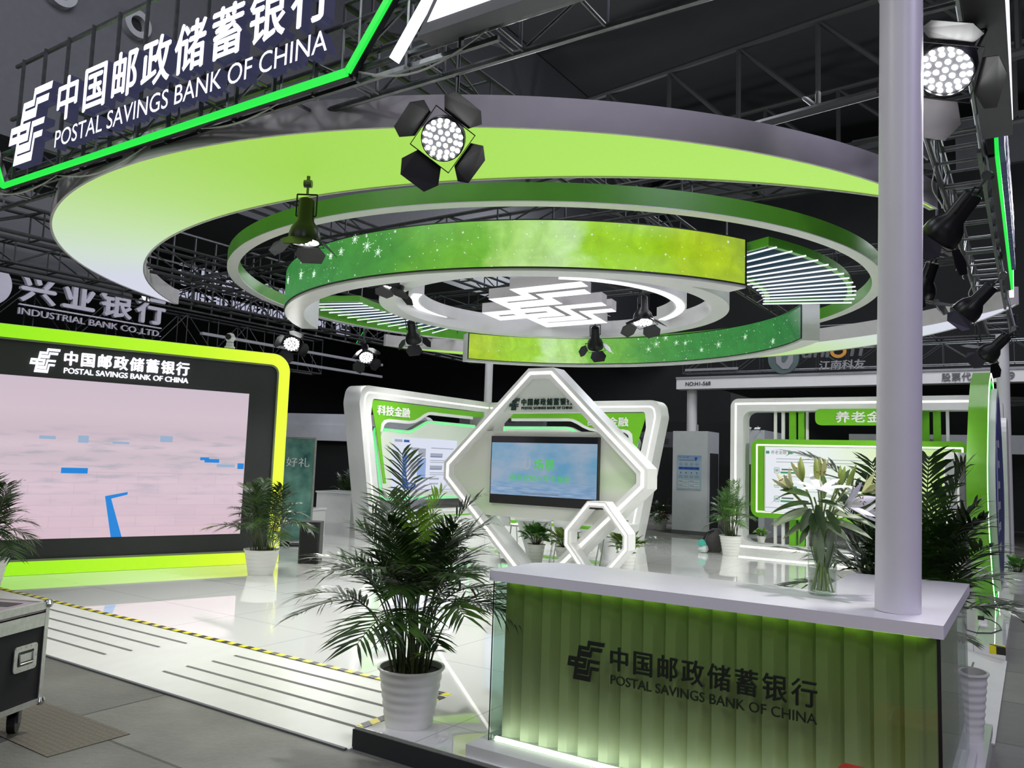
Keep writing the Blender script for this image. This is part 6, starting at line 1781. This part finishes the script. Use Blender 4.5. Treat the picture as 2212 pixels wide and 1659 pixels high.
b.box(-Lc, 0, -0.001, 0.03, z1 - 0.004, z1 + 0.001); b.box(-Lc, 0, Wc - 0.03, Wc + 0.001, z1 - 0.004, z1 + 0.001); b.box(-0.03, 0.001, 0, Wc, z1 - 0.004, z1 + 0.001); b.box(-Lc, -Lc + 0.03, 0, Wc, z1 - 0.004, z1 + 0.001)
for (x, y) in ((0, 0), (-Lc, 0), (0, Wc), (-Lc, Wc)):
    sx_, sy_ = (-1 if x == 0 else 1), (1 if y == 0 else -1)
    b.box(min(x, x + sx_ * 0.03), max(x, x + sx_ * 0.03), y - 0.003 * sy_ if sy_ > 0 else y - 0.004, y + 0.004 if sy_ > 0 else y + 0.003, z0, z1)
    b.box(x - 0.004 if x == 0 else x - 0.003, x + 0.003 if x == 0 else x + 0.004, min(y, y + sy_ * 0.03), max(y, y + sy_ * 0.03), z0, z1)
b.build('aluminium_edging', M['alu'], fc)
for (x, y) in ((0, 0), (-Lc, 0), (0, Wc), (-Lc, Wc)):
    for z in (z0 + 0.012, z1 - 0.012):
        b = MB(); b.lathe([(0.0, -0.028), (0.02, -0.02), (0.028, 0.0), (0.02, 0.02), (0.0, 0.028)], 14, (x + (-0.004 if x == 0 else 0.004), y + (0.004 if y == 0 else -0.004), z)); b.build('ball_corner', M['chrome'], fc, None, True)
hf = front(-0.165, -0.002, 0.455)
b = MB(); b.ring(hf, fillet(rect(-0.09, 0.09, -0.075, 0.075), 0.02, 4), fillet(rect(-0.062, 0.062, -0.042, 0.042), 0.008, 4), -0.004, 0.003)
for (u, v) in ((-0.078, 0.06), (-0.04, 0.063), (0, 0.063), (0.04, 0.063), (0.078, 0.06), (-0.078, -0.06), (-0.03, -0.063), (0.03, -0.063), (0.078, -0.06), (-0.08, 0), (0.08, 0)):
    b.prism(hf, [(u + 0.005 * math.cos(k * PI / 4), v + 0.005 * math.sin(k * PI / 4)) for k in range(8)], 0.003, 0.005)
hp = b.build('handle_plate', M['alu'], fc)
b = MB(); b.fbox(hf, -0.062, 0.062, -0.042, 0.042, -0.003, -0.001); b.build('handle_recess', M['black'], hp)
b = MB(); b.tube([hf(-0.05, 0.03, 0.004), hf(-0.05, -0.028, 0.010), hf(0.05, -0.028, 0.010), hf(0.05, 0.03, 0.004)], 0.006, 8); b.fbox(hf, -0.044, 0.044, -0.018, 0.026, 0.0, 0.006); b.build('handle', M['alu'], hp)
b = MB(); b.box(-0.22, -0.10, 0.10, 0.28, z1 - 0.003, z1 - 0.002); b.build('lid_recess', M['black'], fc)
for (x, y) in ((-0.10, 0.09), (-Lc + 0.10, 0.09), (-0.10, Wc - 0.09), (-Lc + 0.10, Wc - 0.09)):
    cast = bpy.data.objects.new('caster', None); COL.objects.link(cast); cast.parent = fc; cast.location = (x, y, 0)
    cast.rotation_euler = (0, 0, R(25))
    b = MB(); b.tube([(0, -0.022, 0.062), (0, 0.022, 0.062)], 0.0615, 20); b.build('wheel', M['black'], cast, None, False)
    b = MB(); b.box(-0.03, 0.03, -0.032, -0.026, 0.06, 0.15); b.box(-0.03, 0.03, 0.026, 0.032, 0.06, 0.15); b.box(-0.045, 0.045, -0.04, 0.04, 0.146, 0.154); b.build('fork', M['steel'], cast)

# ------------------------------------------------------------------ small things
t = thing('white_bucket', 'empty white ribbed pot standing at the right side of the reception counter', 'pot', (0.13, 1.78, PL))
b = MB(); ribbed_pot(b, 0.10, 0.13, 0.40, 8); b.build('pot_body', M['pot'], t, None, True)
pts = [(0.02, 6.35, PL + 0.05), (0.10, 6.3, PL + 0.045), (0.17, 6.2, PL + 0.02), (0.20, 6.0, PL + 0.006), (0.12, 5.7, PL + 0.006), (0.0, 5.6, PL + 0.006), (-0.1, 5.7, PL + 0.006), (-0.15, 6.2, PL + 0.006)]
t = thing('power_cable', 'black cable with a plug lying on the white floor at the right', 'cable', (0, 6.0, PL))
b = MB(); b.tube(pts, 0.006, 6); b.build('cord', M['black'], t, (0, 6.0, PL), True)
b = MB(); b.box(-0.03, 0.03, 6.32, 6.37, PL + 0.03, PL + 0.07); b.build('plug', M['black'], t, (0, 6.0, PL))
tag(MB().box(-0.02, 0.06, 6.30, 6.42, PL, PL + 0.03).build('socket_block', M['white']), 'small white block under the black plug on the floor', 'block')
# slumped grey bag and plastic bag beside the feathery palm
t = thing('rucksack', 'slumped dark grey bag leaning beside the feathery palm', 'bag', (-4.62, 11.05, PL), R(20))
b = MB()
nu, nv = 16, 9
k = 0
for j in range(nv + 1):
    f = j / nv; z = 0.44 * f
    w_ = 0.20 * math.sin(PI * (0.16 + 0.78 * f)) ** 0.6
    for i in range(nu):
        a = 2 * PI * i / nu
        r_ = w_ * (1 + 0.12 * math.sin(3 * a + 4 * f) + 0.06 * math.sin(7 * a + 9 * f))
        b.v.append((r_ * math.cos(a) + 0.05 * f, r_ * 0.75 * math.sin(a), z))
for j in range(nv):
    for i in range(nu):
        i2 = (i + 1) % nu
        b.f.append([j * nu + i, j * nu + i2, (j + 1) * nu + i2, (j + 1) * nu + i]); b.m.append(0)
b.f.append(list(range(nu - 1, -1, -1))); b.m.append(0); b.f.append([nv * nu + i for i in range(nu)]); b.m.append(0)
b.build('bag_body', pm('dark_grey_cloth', '#4a4848', 0.85, bump=0.3, scale=30), t, None, True)
b = MB(); b.tube([(-0.15, -0.10, 0.10), (-0.19, -0.14, 0.22), (-0.13, -0.12, 0.36), (0.0, -0.08, 0.42)], 0.018, 6); b.build('strap', M['black'], t, None, True)
t = thing('plastic_bag', 'small crumpled teal and white plastic bag before the slumped grey bag', 'bag', (-4.72, 10.78, PL), R(10))
b = MB(); b.lathe([(0.0, 0.0), (0.07, 0.01), (0.10, 0.06), (0.085, 0.12), (0.05, 0.17), (0.0, 0.19)], 9); b.build('bag_film', pm('white_film', '#c8d2d0', 0.3), t)
b = MB(); b.lathe([(0.0, 0.12), (0.075, 0.13), (0.08, 0.18), (0.04, 0.24), (0.0, 0.25)], 8, (-0.02, -0.03, 0.0)); b.build('teal_wrap', pm('teal_film', '#3fae9a', 0.35), t)
